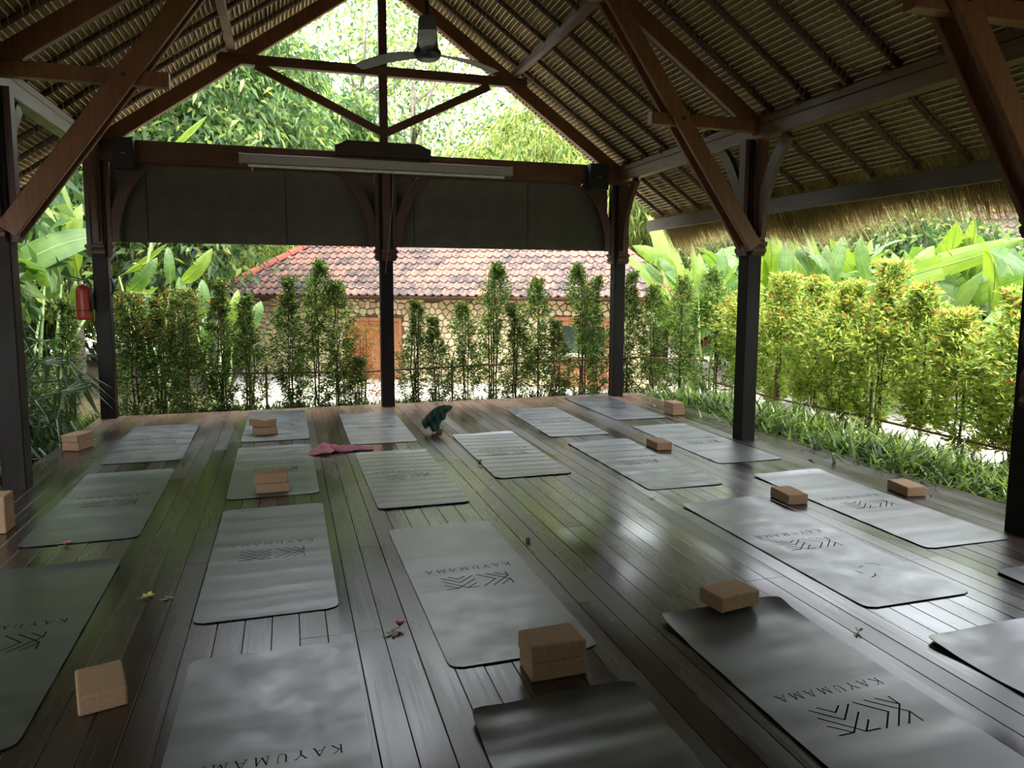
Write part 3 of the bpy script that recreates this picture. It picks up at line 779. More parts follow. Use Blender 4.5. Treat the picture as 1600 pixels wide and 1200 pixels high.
def shrub_mesh(name, seed, H, R, nbr, lpb, ll, cols, wts, flush=0.0, top_w=.5, bare=.12, dense=1.0):
    rng = np.random.default_rng(seed)
    h = bare*H+(1-bare)*H*rng.uniform(0, 1, nbr)**.85; t = h/H
    lump = 1+.28*np.sin(h*5+seed)+.12*np.sin(h*13+seed*2)
    prof_ = np.minimum(1, (t-bare+.10)/.22)*np.where(t > .55, 1-(1-top_w)*((t-.55)/.45)**1.6, 1)
    Rr = R*prof_*lump*rng.uniform(.55, 1.12, nbr)
    az = rng.uniform(0, 2*PI, nbr)
    up = rng.uniform(.35, 1.0, nbr)+.8*np.clip(t-.8, 0, 1)*5
    dirs = np.stack([np.cos(az), np.sin(az), up], 1); dirs /= np.linalg.norm(dirs, axis=1)[:, None]
    sw = .06*np.stack([np.sin(h*3+seed), np.cos(h*2.3+seed*1.7)], 1)*H/2.4
    base = np.stack([sw[:, 0], sw[:, 1], h-.18*H*.3], 1)
    Ps, Ds, Ls, Ws, Cs = [], [], [], [], []
    for k in range(lpb):
        f = .30+.70*(k+1)/lpb
        P = base+dirs*(Rr/np.maximum(.25, np.linalg.norm(dirs[:, :2], axis=1))*f)[:, None]+rng.normal(0, .014, (nbr, 3))
        ov = np.maximum(P[:, 2]-H*.97, 0); P[:, 2] -= ov*rng.uniform(.55, 1.1, nbr)
        D = dirs*.75+rng.normal(0, .62, (nbr, 3)); D[:, 2] += .15-.30*(k < lpb-3)
        Ps.append(P); Ds.append(D); Ls.append(ll*rng.uniform(.7, 1.25, nbr)); Ws.append(ll*rng.uniform(.22, .34, nbr))
        c_ = pal(rng, nbr, cols, wts)
        inner = np.clip((f-.3)/.7, 0, 1)
        if k >= lpb-3 and flush > 0:
            sel = rng.random(nbr) < flush*np.clip((t-.45)*2.2, 0.02, 1)
            c_[sel] = pal(rng, int(sel.sum()), [RD, OR, YL], [.22, .42, .36])
        Cs.append(c_)
    P = np.concatenate(Ps); D = np.concatenate(Ds); L = np.concatenate(Ls); Wd = np.concatenate(Ws); C_ = np.concatenate(Cs)
    V, F = leaf_arrays(P, D, L, Wd, rng, .2, .12)
    return npmesh(name, V, F, M['leaf'], np.repeat(C_, 4, axis=0))
def stem_mesh(name, H, seed, r=.013, nst=3):
    rs_ = random.Random(seed); mb = MB()
    for s_ in range(nst):
        pts = [(.06*math.sin(z*3+seed)*H/2.4*0+rs_.uniform(-.02,.02)+s_*.035-.03, rs_.uniform(-.02,.02), z) for z in [H*.92*i/6 for i in range(7)]]
        mb.tube(pts, [r*(1-.11*i) for i in range(7)], 5)
    return mb.mesh(name, M['stem'])
darkpal = ([DK, MG, LG, YG_], [.34, .40, .20, .06]); midpal = ([DK, MG, LG, YG_], [.26, .38, .26, .10]); yelpal = ([MG, LG, YG_, YL], [.12, .36, .40, .12])
FM = {
 'd1': shrub_mesh('foliage', 1, 2.4, .27, 440, 11, .066, *darkpal, flush=.04, top_w=.22),
 'd2': shrub_mesh('foliage', 2, 2.4, .24, 400, 11, .062, *darkpal, top_w=.18),
 'd3': shrub_mesh('foliage', 3, 2.4, .34, 620, 11, .066, *darkpal, flush=.50, top_w=.40),
 'm1': shrub_mesh('foliage', 4, 2.4, .27, 370, 11, .066, *midpal, top_w=.18),
 'm2': shrub_mesh('foliage', 5, 2.4, .31, 450, 11, .068, *midpal, flush=.10, top_w=.25),
 'y1': shrub_mesh('foliage', 6, 2.4, .46, 520, 12, .090, *yelpal, flush=.22, top_w=.25, bare=.26),
 'y2': shrub_mesh('foliage', 7, 2.4, .50, 530, 12, .094, *yelpal, flush=.10, top_w=.22, bare=.28),
 'y3': shrub_mesh('foliage', 8, 2.4, .44, 500, 12, .088, *yelpal, flush=.34, top_w=.20, bare=.24),
 'r1': shrub_mesh('foliage', 9, 2.4, .36, 420, 10, .06, [RD, OR, MG, LG], [.35, .25, .25, .15], top_w=.6),
}
SM = [stem_mesh('stem', 2.4, 1), stem_mesh('stem', 2.4, 2), stem_mesh('stem', 2.4, 3, .016, 4)]
used = {}
def shrub(x, y, kind, H, label, group, name='hedge_shrub', rz=None, base=-.55, wid=1.0):
    t = thing(name, label, 'shrub', (x, y, base), group, rz=rz if rz is not None else (x*7+y*3) % 6.28)
    s_ = H/2.4
    o = link('foliage', FM[kind], t, (0,0,0), None, (wid*(.75+.25*s_), wid*(.75+.25*s_), s_)); o['kind'] = 'stuff'
    link('stem', SM[int(abs(x*10)) % 3], t, (0,0,0), None, (1, 1, s_))
    return t
# rear row: picture column, row depth, kind, height, words
rear = [
 (-2.75, 10.75, 'd2', 2.0, 'thin dark shrub just outside the rear corner post with the extinguisher'),
 (-1.95, 10.65, 'd3', 2.05, 'dark shrub with orange tips beside the rear corner post with the extinguisher'),
 (-1.62, 10.85, 'd1', 2.0, 'dark shrub, second of the row from the extinguisher post'),
 (-1.30, 10.65, 'd3', 2.10, 'dark shrub with orange tips in front of the big banana leaf'),
 (-.88, 10.70, 'd1', 2.25, 'dark pointed shrub before the corner of the stone wall'),
 (-.50, 10.75, 'd2', 2.05, 'slim dark shrub next to the pale banana leaves at the stone wall corner'),
 (.02, 10.70, 'd1', 2.30, 'dark shrub with a wide head standing alone before the stone wall'),
 (.38, 10.75, 'm1', 2.55, 'tallest loose shrub before the stone wall beside the red door'),
 (.66, 10.70, 'm2', 2.25, 'shrub with bright yellow green head beside the red door'),
 (.92, 10.68, 'd2', 1.15, 'low dark shrub at the foot of the red door'),
 (1.75, 10.68, 'd2', 1.98, 'slim shrub next to the middle rear post'),
 (2.10, 10.72, 'd1', 1.72, 'short shrub, second past the middle rear post'),
 (2.52, 10.70, 'm1', 1.95, 'olive green shrub, third past the middle rear post'),
 (2.98, 10.72, 'm1', 2.55, 'tall shrub under the roof tiles midway along the rear row'),
 (3.28, 10.66, 'd2', 1.92, 'slim dark shrub beside the tall shrub of the rear row'),
 (3.68, 10.72, 'm2', 2.30, 'full green shrub before the stone wall beside the dark window'),
 (3.98, 10.66, 'd1', 1.65, 'low dark shrub below the dark window'),
 (4.40, 10.72, 'm1', 2.55, 'tall green shrub against the rear corner post on the hedge side'),
 (4.68, 10.80, 'd2', 2.35, 'dark shrub half hidden by the rear corner post on the hedge side'),
 (5.16, 10.70, 'd1', 2.42, 'brownish dark shrub just past the rear corner post on the hedge side'),
 (5.58, 10.60, 'm2', 2.20, 'green shrub at the bend of the hedge'),
 (6.02, 10.50, 'm2', 2.35, 'broad green shrub past the bend of the hedge, below the banana leaf'),
 (6.45, 10.15, 'm1', 2.50, 'upright green shrub seen just before the side post halfway along'),
]
for i, (x, y, k, H, lab) in enumerate(rear): shrub(x, y, k, H, lab, 'clipped shrubs in the row behind the rear deck edge')
shrub(1.06, 10.95, 'r1', 1.55, 'small shrub with red young leaves in front of the red door', 'clipped shrubs in the row behind the rear deck edge')
side = [
 (6.60, 9.55, 'y1', 2.30, 'yellow green shrub hidden partly behind the side post halfway along'),
 (6.62, 8.80, 'y3', 2.42, 'bright yellow shrub with a red plume, first past the side post halfway along'),
 (6.70, 8.15, 'y1', 2.38, 'yellow shrub with orange tips, second past the side post'),
 (6.62, 7.55, 'y2', 2.30, 'green shrub with a few red tips, third past the side post'),
 (6.68, 7.02, 'y3', 2.55, 'tallest yellow shrub with red crown under the straw fringe'),
 (6.74, 6.45, 'y1', 2.28, 'yellow green shrub with orange tips below the banana leaf fan'),
 (6.70, 5.92, 'y3', 2.16, 'lower shrub with many orange tips near the distant pink roof'),
 (6.76, 5.40, 'y2', 2.40, 'large yellow green shrub below the distant pink roof'),
 (6.80, 4.88, 'y2', 2.15, 'green shrub beside the nearest post on the hedge side'),
 (6.85, 4.30, 'y1', 2.20, 'green shrub behind the nearest post on the hedge side'),
 (6.90, 3.70, 'y2', 2.20, 'shrub of the side hedge outside the frame past the nearest post'),
 (6.90, 2.90, 'y1', 2.25, 'shrub of the side hedge far outside the frame'),
]
for x, y, k, H, lab in side: shrub(x, y, k, H*(.97 if y > 6.1 else .90), lab, 'sunlit shrubs of the side hedge')
for i, y in enumerate((2.1, 1.2, .3, -.6, -1.6)): shrub(6.9, y, 'y1' if i % 2 else 'y2', 2.2, 'yellow green hedge shrub beside the viewpoint out of frame, '+ORD[i]+' of them', 'hedge shrubs beside the viewpoint')
# bamboo rails through the hedges
mb = MB(); mb.tube([(-3.2,10.62,.36),(-1,10.60,.40),(1,10.60,.37),(3,10.60,.42),(5.2,10.55,.48),(6.3,10.2,.44)], .014, 6); single('bamboo_rail', mb, M['bamboo'], 'thin brown bamboo rail tied along the rear shrubs', 'rail', (0,10.6,.4))
mb = MB(); mb.tube([(6.40,10.1,.10),(6.42,8.5,.06),(6.46,7.0,.08),(6.5,5,.06),(6.5,2,.06)], .014, 6); single('bamboo_rail', mb, M['bamboo'], 'thin dark rail along the foot of the sunlit side hedge', 'rail', (6.4,7,.1))
for i, (x, y) in enumerate([(-.3,10.58),(2.3,10.58),(4.9,10.52),(6.42,8.6),(6.46,6.9)]):
    mb = MB(); mb.tube([(x,y,-.6),(x,y,.5)], .016, 6); single('bamboo_stake', mb, M['bamboo'], ['bamboo stake holding the rail before the stone wall corner','bamboo stake of the rail, past the middle rear post','bamboo stake of the rail at the bend of the hedge','bamboo stake in the side hedge past the side post','bamboo stake in the side hedge, nearer one'][i], 'stake', (x,y,-.6), 'stakes of the bamboo rail')

# low spiky plants along the side edge of the deck
def tuft_mesh(name, seed, n, H, R, cols, wts, wid=.015):
    rng = np.random.default_rng(seed)
    c_ = rng.normal(0, R*.42, (n, 2)); az = rng.uniform(0, 2*PI, n); ln = H*rng.uniform(.5, 1.1, n)
    st = rng.uniform(.0, .55, n)*H
    P = np.stack([c_[:,0], c_[:,1], st], 1); out = np.stack([np.cos(az), np.sin(az)], 1)
    lean = rng.uniform(.35, 1.1, n)
    mid = P+np.concatenate([out*(ln*lean*.30)[:,None], (ln*.42)[:,None]], 1)
    tip = P+np.concatenate([out*(ln*lean*.78)[:,None], (ln*rng.uniform(.25,.75,n))[:,None]], 1)
    sd = np.stack([-out[:,1], out[:,0], np.zeros(n)], 1)*(wid*rng.uniform(.6,1.3,(n,1)))
    V = np.stack([P-sd*.4, P+sd*.4, mid-sd, mid+sd, tip], 1).reshape(-1,3); b_ = np.arange(n)[:,None]*5
    F = np.concatenate([b_+[0,1,3], b_+[0,3,2], b_+[2,3,4]])
    return npmesh(name, V, F, M['palm_leaf'], np.repeat(pal(rng, n, cols, wts), 5, axis=0))
TM = [tuft_mesh('blades', s_, 2400, .54, .52, [DK, MG, LG, YG_], [.22,.38,.32,.08]) for s_ in (31,32,33)]
rs = random.Random(9); k = 0
for row, (x0, n_) in enumerate(((5.38, 17), (5.85, 15))):
    for i in range(n_):
        y = 9.7-i*.62-row*.3; x = x0+rs.uniform(-.07,.09)
        t = thing('spiky_ground_plant', 'spiky green ground plant, '+ORD[i]+' from the rear corner in the row '+('against the deck' if row == 0 else 'at the hedge foot'), 'plant', (x, y, -.55), 'low spiky plants along the deck edge', rz=rs.uniform(0,6.28))
        s_ = rs.uniform(.88, 1.12)
        o = link('blades', TM[k % 3], t, (0,0,0), None, (s_, s_, s_*(1.12 if i < 8 else .95))); o['kind'] = 'stuff'; k += 1
for i in range(15):
    x = -2.9+i*.58+rs.uniform(-.1,.1)
    t = thing('spiky_ground_plant', 'low grassy clump behind the rear deck edge, '+ORD[i]+' from the extinguisher post end', 'plant', (x, 10.55+rs.uniform(-.1,.15), -.60), 'grassy clumps below the rear shrubs', rz=rs.uniform(0,6.28))
    o = link('blades', TM[k % 3], t, (0,0,0), None, (.7,.7,.95)); o['kind'] = 'stuff'; k += 1

# banana and heliconia plants
def banana_leaf_mesh(name, seed, L, Wd, mat, curl=.9, tears=5, rise=.9):
    rs_ = random.Random(seed); ns = 16; mb = MB()
    path = []; p = Vector((0,0,0)); a_ = rise
    pet = .16
    for i in range(ns+1):
        path.append((p.copy(), a_)); a_ -= curl/ns*(.4+1.2*i/ns); p = p+Vector((math.cos(a_),0,math.sin(a_)))*L/ns
    tear = sorted(rs_.sample(range(4, ns-1), min(tears, ns-6)))
    def wdt(t):
        if t < pet: return .012
        u = (t-pet)/(1-pet); return max(.004, Wd/2*(math.sin(PI*min(1,u**.72))**.62)*(1 if u < .9 else (1-u)/.1*.9+.1))
    for sd in (-1, 1):
        drop = rs_.uniform(.0,.25)
        for i in range(ns):
            t0_, t1_ = i/ns, (i+1)/ns
            gap = .78 if i in tear else 1.0
            (p0, a0), (p1, a1) = path[i], path[i+1]
            if rs_.random() < .5 and i in tear: drop = rs_.uniform(0,.5)
            w0, w1 = wdt(t0_), wdt(t1_)
            def pt(p_, aa, w_, f, dr): 
                n_ = Vector((-math.sin(aa),0,math.cos(aa)))
                return p_+Vector((0,sd*w_*f*.96,0))+n_*(w_*f*(.28-dr*1.1*f))
            q1 = p0.lerp(p1, gap); 
            vs = [p0, p1, pt(p1,a1,w1,.5,drop), pt(p0,a0,w0,.5,drop), pt(q1,a1,w0+(w1-w0)*gap,1,drop), pt(p0,a0,w0,1,drop)]
            mb.add(vs, [(0,1,2,3),(3,2,4,5)])
    mb2 = MB(); mb2.add(mb.v, mb.f, 0)
    mb2.tube([q[0]-Vector((0,0,.004)) for q in path], [.016*(1-i/(ns+2)) for i in range(ns+1)], 5, True, 1)
    return mb2.mesh(name, [M[mat], M['stalk']], smooth=True)
BL = [banana_leaf_mesh('banana_leaf', 1, 1.7, .54, 'banana', 1.0, 4, 1.25), banana_leaf_mesh('banana_leaf', 2, 1.5, .50, 'banana', 1.7, 5, 1.15),
      banana_leaf_mesh('banana_leaf', 3, 1.9, .50, 'banana_pale', .55, 2, 1.40), banana_leaf_mesh('banana_leaf', 4, 1.4, .48, 'banana', 2.1, 7, 1.0),
      banana_leaf_mesh('banana_leaf', 5, 1.6, .50, 'banana_pale', 1.5, 3, 1.2)]
def banana(x, y, z, H, n, seed, label, spread=1.0, size=1.0, red=0, group=None, azc=None, azr=PI):
    rs_ = random.Random(seed); t = thing('banana_plant', label, 'plant', (x, y, z), group)
    for s_ in range(max(1, n//3)):
        mb = MB(); ox, oy = rs_.uniform(-.22,.22), rs_.uniform(-.22,.22)
        mb.tube([(x+ox, y+oy, z), (x+ox*.8, y+oy*.8, z+H*.5), (x+ox*.6, y+oy*.6, z+H)], [.045*size, .035*size, .018*size], 7); part('stalk', mb, M['stalk'], t)
    for i in range(n):
        az = (i*2.4+rs_.uniform(-.4,.4)) if azc is None else azc+rs_.uniform(-azr, azr)
        k_ = rs_.choice([0,1,2,0,4,3]); s_ = size*rs_.uniform(.8,1.15)
        hh_ = H*rs_.uniform(.45, 1.0)
        link('banana_leaf', BL[k_], t, (rs_.uniform(-.15,.15), rs_.uniform(-.15,.15), hh_), (rs_.uniform(-.95,.95), rs_.uniform(-.25,.20)*spread, az), (s_, s_, s_))
    for i in range(red):
        az = rs_.uniform(0,6.28); r_ = rs_.uniform(.1,.5); h_ = H*rs_.uniform(.55,1.0); mb = MB()
        cx, cy, cz = x+math.cos(az)*r_, y+math.sin(az)*r_, z+h_
        mb.tube([(cx,cy,cz-.45),(cx,cy,cz+.1)], .008, 5, True, 1)
        for q in range(6):
            sg = 1 if q % 2 else -1
            mb.add([(cx,cy,cz-.36+q*.075),(cx,cy,cz-.30+q*.075),(cx+sg*.15,cy+.02,cz-.26+q*.08),(cx+sg*.03,cy+.035,cz-.34+q*.075)], [(0,1,2),(0,2,3),(1,2,3)], 0)
        part('flower', mb, [M['red_flower'], M['stalk']], t)
    return t
g_l = 'banana plants on the extinguisher side'
banana(-4.05, 11.9, -.55, 2.3, 9, 41, 'tall banana clump with red flowers between the two dark posts', red=7, group=g_l, size=1.15)
banana(-5.10, 11.2, -.55, 2.2, 8, 43, 'dark banana clump behind the nearest post with plants', red=4, group=g_l, size=1.1)
banana(-4.7, 13.4, -.75, 2.8, 8, 44, 'taller banana clump further back under the roof edge', group=g_l, size=1.0)
CAMO = Vector((0, 0, 1.5947))
def site(px, py, dep):      # where things measured in the photograph stand in the garden
    return CAMO + (Vector(cf)*1153 + Vector(cr)*(px-800) - Vector(cu)*(py+30-600))*(dep/1153)
LEN = {0: 1.7, 1: 1.5, 2: 1.9, 3: 1.4, 4: 1.6}
def leafy(label, foot, leaves, group, stalks=3):
    """a banana plant whose large leaves reach from base to tip points"""
    foot = Vector(foot); t = thing('banana_plant', label, 'plant', tuple(foot), group); rs_ = random.Random(int(foot.x*100))
    for k_, (b_, e_, roll) in leaves:
        b_ = Vector(b_); e_ = Vector(e_); me = BL[k_]
        n_ = len(me.vertices); co = np.zeros(n_*3, np.float32); me.vertices.foreach_get('co', co); co = co.reshape(-1, 3)
        tipv = co[np.argmax(np.linalg.norm(co, axis=1))]; u0 = Vector((tipv[0], 0, tipv[2])); l0 = u0.length; u0.normalize()
        d = e_-b_; sc_ = d.length/l0; d.normalize()
        view = (b_-CAMO).normalized(); w_ = d.cross(view).normalized(); w_ = (Matrix.Rotation(roll, 3, d) @ w_)
        A = Matrix((d, w_, d.cross(w_))).transposed(); B = Matrix((u0, Vector((0,1,0)), u0.cross(Vector((0,1,0))))).transposed()
        link('banana_leaf', me, t, tuple(b_-foot), (A @ B.inverted()).to_euler(), (sc_, sc_*(.48 if k_ == 2 else .80), sc_))
        mb = MB(); mid = (b_+foot)/2+Vector((rs_.uniform(-.1,.1), rs_.uniform(-.1,.1), .2)); mb.tube([foot+Vector((rs_.uniform(-.12,.12), rs_.uniform(-.12,.12), 0)), mid, b_], [.035, .026, .014], 6)
        part('stalk', mb, M['stalk'], t, smooth=True)
    return t
def L_(k_, x0, y0, x1, y1, dep, roll=.3, dd=0): return (k_, (site(x0, y0, dep), site(x1, y1, dep+dd), roll))
leafy('tall yellow green banana clump standing beside the fire extinguisher', (-3.35, 11.6, -.55), [
  L_(2, 118, 470, 98, 282, 11.8, .2), L_(4, 126, 440, 128, 318, 11.5, -.5), L_(0, 96, 445, 58, 325, 11.4, .3), L_(1, 70, 440, 26, 358, 11.1, -.3), L_(0, 150, 470, 158, 372, 12.2, .4), L_(4, 104, 520, 118, 438, 10.9, .3), L_(0, 64, 480, 96, 392, 11.6, .6)], g_l)
leafy('banana clump with a dark upright leaf and slanting leaves behind the orange tipped shrubs', (-2.0, 13.6, -.9), [
  L_(0, 266, 452, 262, 386, 14.0, .1), L_(4, 276, 448, 332, 388, 14.0, .3), L_(2, 186, 432, 262, 380, 13.6, .5), L_(1, 192, 465, 246, 402, 13.4, .2), L_(4, 205, 455, 247, 448, 13.2, .9), L_(3, 235, 520, 222, 455, 13.0, .2)], g_l)
leafy('small banana plant with rounded leaves at the corner of the stone wall', (-1.2, 14.0, -1.0), [
  L_(1, 312, 510, 316, 436, 13.8, .2), L_(0, 305, 515, 280, 432, 13.8, -.3), L_(4, 352, 520, 372, 452, 14.1, .2), L_(3, 362, 535, 408, 470, 14.0, .3), L_(1, 320, 560, 322, 490, 13.6, .1)], g_l)
leafy('single tall banana leaf rising above the rear tie beam', (-2.9, 14.6, -1.0), [L_(2, 262, 236, 324, 181, 13.5, .2)], g_l)
gr_ = 'banana plants behind the sunlit hedge'
leafy('banana plant with one huge leaf slanting up in front of the pink roof', (8.1, 9.1, -.56), [
  L_(2, 1330, 452, 1603, 372, 11.0, .25, .6), L_(0, 1320, 470, 1398, 424, 11.3, .3), L_(4, 1390, 455, 1460, 384, 11.6, .2), L_(1, 1405, 470, 1395, 395, 11.4, .2), L_(0, 1360, 455, 1345, 368, 11.8, -.3)], gr_)
leafy('banana plant with leaves fanned behind the tallest yellow shrub', (8.3, 9.8, -.56), [
  L_(0, 1285, 460, 1318, 368, 12.0, .2), L_(1, 1262, 455, 1292, 382, 12.2, .4), L_(4, 1240, 450, 1204, 366, 12.4, .2), L_(0, 1222, 462, 1232, 372, 12.1, .1), L_(3, 1300, 450, 1262, 400, 11.9, .8)], gr_)
leafy('banana plant with a long pale leaf reaching toward the tiled house', (6.9, 11.2, -.56), [
  L_(4, 1066, 436, 988, 384, 13.0, .3), L_(2, 1092, 470, 1080, 378, 12.6, .1), L_(0, 1120, 470, 1128, 386, 12.8, .3), L_(1, 1060, 455, 1028, 402, 12.8, .3), L_(0, 1040, 450, 1000, 408, 13.2, .5)], gr_)
bw = [(7.0,11.9,1.9,'banana plant arching over the roof end, past the rear corner post'),(7.9,11.7,2.0,'banana plant with broad pale leaf behind the green corner shrubs'),(8.5,11.2,2.0,'dense banana clump behind the side post halfway along'),
      (9.1,10.7,2.1,'banana clump behind the first yellow hedge shrubs'),(9.6,10.1,2.1,'banana clump with dark leaves behind the second yellow shrub'),(10.0,9.5,2.1,'banana clump under the straw fringe behind the red tipped shrubs'),
      (10.5,9.0,2.1,'banana clump with yellowing leaf behind the tallest yellow shrub'),(10.9,8.4,2.1,'banana clump spreading its leaves in a fan beside the pink roof'),(9.9,11.5,2.3,'further banana clump in the second row'),(11.0,10.4,2.4,'further banana clump of the second row nearer the pink roof')]
for i, (x, y, H, lab) in enumerate(bw): banana(x, y, -.56, H*.82, 17, 60+i, lab, group='banana plants behind the sunlit hedge', size=1.0, red=2 if i in (0,3,6) else 0)

# fan palms on the extinguisher side
def frond_mesh(seed, nf=8, L=.42):
    rs_ = random.Random(seed); mb = MB()
    mb.tube([(0,0,0),(.16,0,.12),(.34,0,.20)], .006, 4, False)
    for i in range(nf):
        a_ = (i/(nf-1)-.5)*2.7; d = Vector((math.cos(a_), math.sin(a_), 0)); s_ = Vector((-d.y, d.x, 0))*.024; b0 = Vector((.34,0,.20)); l = L*rs_.uniform(.8,1.1)
        m1 = b0+d*l*.5+Vector((0,0,.05)); m2 = b0+d*l+Vector((0,0,-.16*rs_.uniform(.6,1.4)))
        mb.add([b0-s_*.3, b0+s_*.3, m1+s_, m1-s_, m2, m1+Vector((0,0,-.012))], [(0,1,2,5),(0,5,3),(5,2,4),(3,5,4)])
    rng = np.random.default_rng(seed); V = np.array(mb.v); me = mb.mesh('frond', M['palm_leaf'])
    a = me.attributes.new('leafcol', 'FLOAT_COLOR', 'POINT'); c4 = np.ones((len(V),4), np.float32); c4[:, :3] = np.array([.048,.095,.028])*rng.uniform(.7,1.3,(len(V),1)); a.data.foreach_set('color', c4.ravel())
    return me
FR = [frond_mesh(s_) for s_ in (1,2,3)]
def palm(x, y, H, n, seed, label, s0=1.0):
    rs_ = random.Random(seed); t = thing('fan_palm', label, 'palm', (x, y, -.55), 'dark fan palms beside the deck')
    for q in range(4):
        mb = MB(); ox, oy = rs_.uniform(-.2,.2), rs_.uniform(-.2,.2); mb.tube([(x+ox,y+oy,-.55),(x+ox*1.2,y+oy*1.2,-.55+H*.9)], .014, 5); part('stalk', mb, M['stem'], t)
    for i in range(n):
        s_ = s0*rs_.uniform(.85,1.25)
        link('frond', FR[i % 3], t, (rs_.uniform(-.22,.22), rs_.uniform(-.22,.22), H*(.12+.88*rs_.random())), (rs_.uniform(-.3,.3), rs_.uniform(-.1,.5), rs_.uniform(0,6.28)), (s_,s_,s_))
palm(-2.75, 8.35, 1.05, 30, 1, 'dark fan palm at the deck edge beside the stacked cork blocks')
palm(-3.05, 9.3, 1.5, 30, 2, 'dark fan palm just in front of the extinguisher post')
palm(-3.35, 8.5, 1.75, 34, 3, 'tallest fan palm beside the nearer dark post on that side')
palm(-2.85, 7.4, .95, 28, 4, 'low fan palm at the foot of the nearer dark post')
palm(-3.6, 7.5, 1.6, 28, 5, 'fan palm hidden behind the nearer dark post')
palm(-3.0, 6.2, 1.1, 24, 6, 'fan palm beside the deck at the edge of the frame')
for i, (x, y, k, H) in enumerate([(-3.15,10.3,'d1',1.7),(-3.7,10.1,'d2',1.9),(-4.3,9.6,'d3',2.0),(-4.9,8.6,'d1',2.2),(-5.0,7.4,'d2',2.2),(-5.0,6.0,'d3',2.2),(-5.0,4.6,'d1',2.3),(-5.0,3.0,'d3',2.3),(-5,1.2,'d1',2.3)]):
    shrub(x, y, k, H, ['thin dark shrub below the fire extinguisher','dark twiggy shrub behind the fan palms','dark shrub with orange tips behind the tallest fan palm','shrub behind the nearer post on the banana plant side','dark shrub outside the frame beside the nearer post','orange tipped shrub outside the frame','dark shrub beside the viewpoint','orange tipped shrub beside the viewpoint','dark shrub behind the viewpoint'][i], 'dark shrubs on the extinguisher side')

# trees
def crown_mesh(name, seed, blobs, ncl, lpc, ll, cols, wts, droop=.2, cl=.35, aspect=.42):
    rng = np.random.default_rng(seed); Ps, Ds = [], []
    w_ = np.array([b_[3]**2 for b_ in blobs]); cnt_ = (ncl*w_/w_.sum()).astype(int)
    for (cx,cy,cz,R), k_ in zip(blobs, cnt_):
        d = rng.normal(0,1,(k_,3)); d /= np.linalg.norm(d,axis=1)[:,None]; rr_ = R*rng.uniform(.35,1.08,(k_,1))**.7
        C_ = np.array([cx,cy,cz])+d*rr_*np.array([1,1,.8])
        P = C_[:,None,:]+rng.normal(0,cl*.5,(k_,lpc,3))*np.array([1,1,.55])
        D = rng.normal(0,.7,(k_,lpc,3))+d[:,None,:]*.6; D[:,:,2] -= droop*1.6
        Ps.append(P.reshape(-1,3)); Ds.append(D.reshape(-1,3))
    P = np.concatenate(Ps); D = np.concatenate(Ds); n = len(P)
    V, F = leaf_arrays(P, D, ll*rng.uniform(.6,1.3,n), ll*aspect*rng.uniform(.7,1.2,n), rng, .15, droop)
    return npmesh(name, V, F, M['tree_leaf'], np.repeat(pal(rng, n, cols, wts), 4, axis=0))
TG = (.060,.125,.045); TL = (.155,.25,.080); TY = (.38,.46,.15)
CR = {  # airy and bamboo leaves kept pale to stand in for distance haze
 'broad': crown_mesh('crown', 1, [(0,0,0,1.6),(1.1,.3,.7,1.1),(-1.2,.2,.4,1.2),(.2,-.4,-1.0,1.2),(1.5,0,-.7,.9),(-1.6,0,-.9,.9)], 1300, 11, .21, [TG,TL,TY], [.42,.42,.16], .35, .34, .33),
 'airy': crown_mesh('crown', 2, [(0,0,1.2,1.3),(1.2,.3,0,1.0),(-1.3,.2,.5,1.1),(.1,-.4,-1.4,1.0),(-.9,0,2.3,.9),(1.0,0,2.0,.9)], 430, 9, .13, [TG,TL,TY], [.20,.35,.45], .1, .42),
 'bamboo': crown_mesh('crown', 3, [(0,0,0,1.5),(1.4,0,-.5,1.2),(-1.4,.1,-.3,1.2),(.3,0,1.1,1.0),(2.3,0,-1.1,1.1)], 1500, 12, .19, [TL,TY,(.40,.46,.14)], [.35,.45,.20], .6, .34, .16),
 'dense': crown_mesh('crown', 4, [(0,0,0,1.7),(1.6,.2,-.3,1.4),(-1.7,.2,-.2,1.4),(.6,0,.9,1.1),(-.8,0,-.9,1.2),(1.4,0,-1.2,1.1)], 1900, 10, .17, [DK,TG,TL,TY], [.20,.36,.32,.12], .25, .36),
}
def tree(x, y, z0, kind, cz, s_, label, group, trunk=.12, lean=0, rz=0, wide=1.0, branches=4, bark='bark', name='tree'):
    t = thing(name, label, 'tree', (x, y, z0), group)
    o = link('crown', CR[kind], t, (lean, 0, cz-z0), (0,0,rz), (s_*wide, s_*wide, s_)); o['kind'] = 'stuff'
    mb = MB(); mb.tube([(x,y,z0),(x+lean*.2,y,z0+(cz-z0)*.4),(x+lean*.7,y,z0+(cz-z0)*.8),(x+lean,y,cz+s_*1.2)], [trunk,trunk*.85,trunk*.6,trunk*.2], 9); part('trunk', mb, M[bark], t, smooth=True)
    rs_ = random.Random(int(abs(x*31+y*7)))
    for i in range(branches):
        a_ = i*2.1+rs_.uniform(0,1); h_ = z0+(cz-z0)*rs_.uniform(.55,.95); L = s_*rs_.uniform(1.0,1.7)
        mb = MB(); bx = x+lean*.6; mb.tube([(bx,y,h_),(bx+math.cos(a_)*L*.5,y+math.sin(a_)*L*.5,h_+L*.35),(bx+math.cos(a_)*L,y+math.sin(a_)*L,h_+L*.9)], [trunk*.45,trunk*.3,trunk*.12], 6); part('branch', mb, M[bark], t, smooth=True)
    return t
gt = 'trees rising behind the pavilion'
tree(-1.7, 19.5, -1, 'broad', 6.0, 1.30, 'leafy broadleaf tree filling the gable corner above the extinguisher post', gt, .14)
tree(.9, 30.0, -1, 'broad', 6.4, 1.9, 'second broadleaf tree directly behind the tie beam, darker leaves', gt, .13, rz=2)
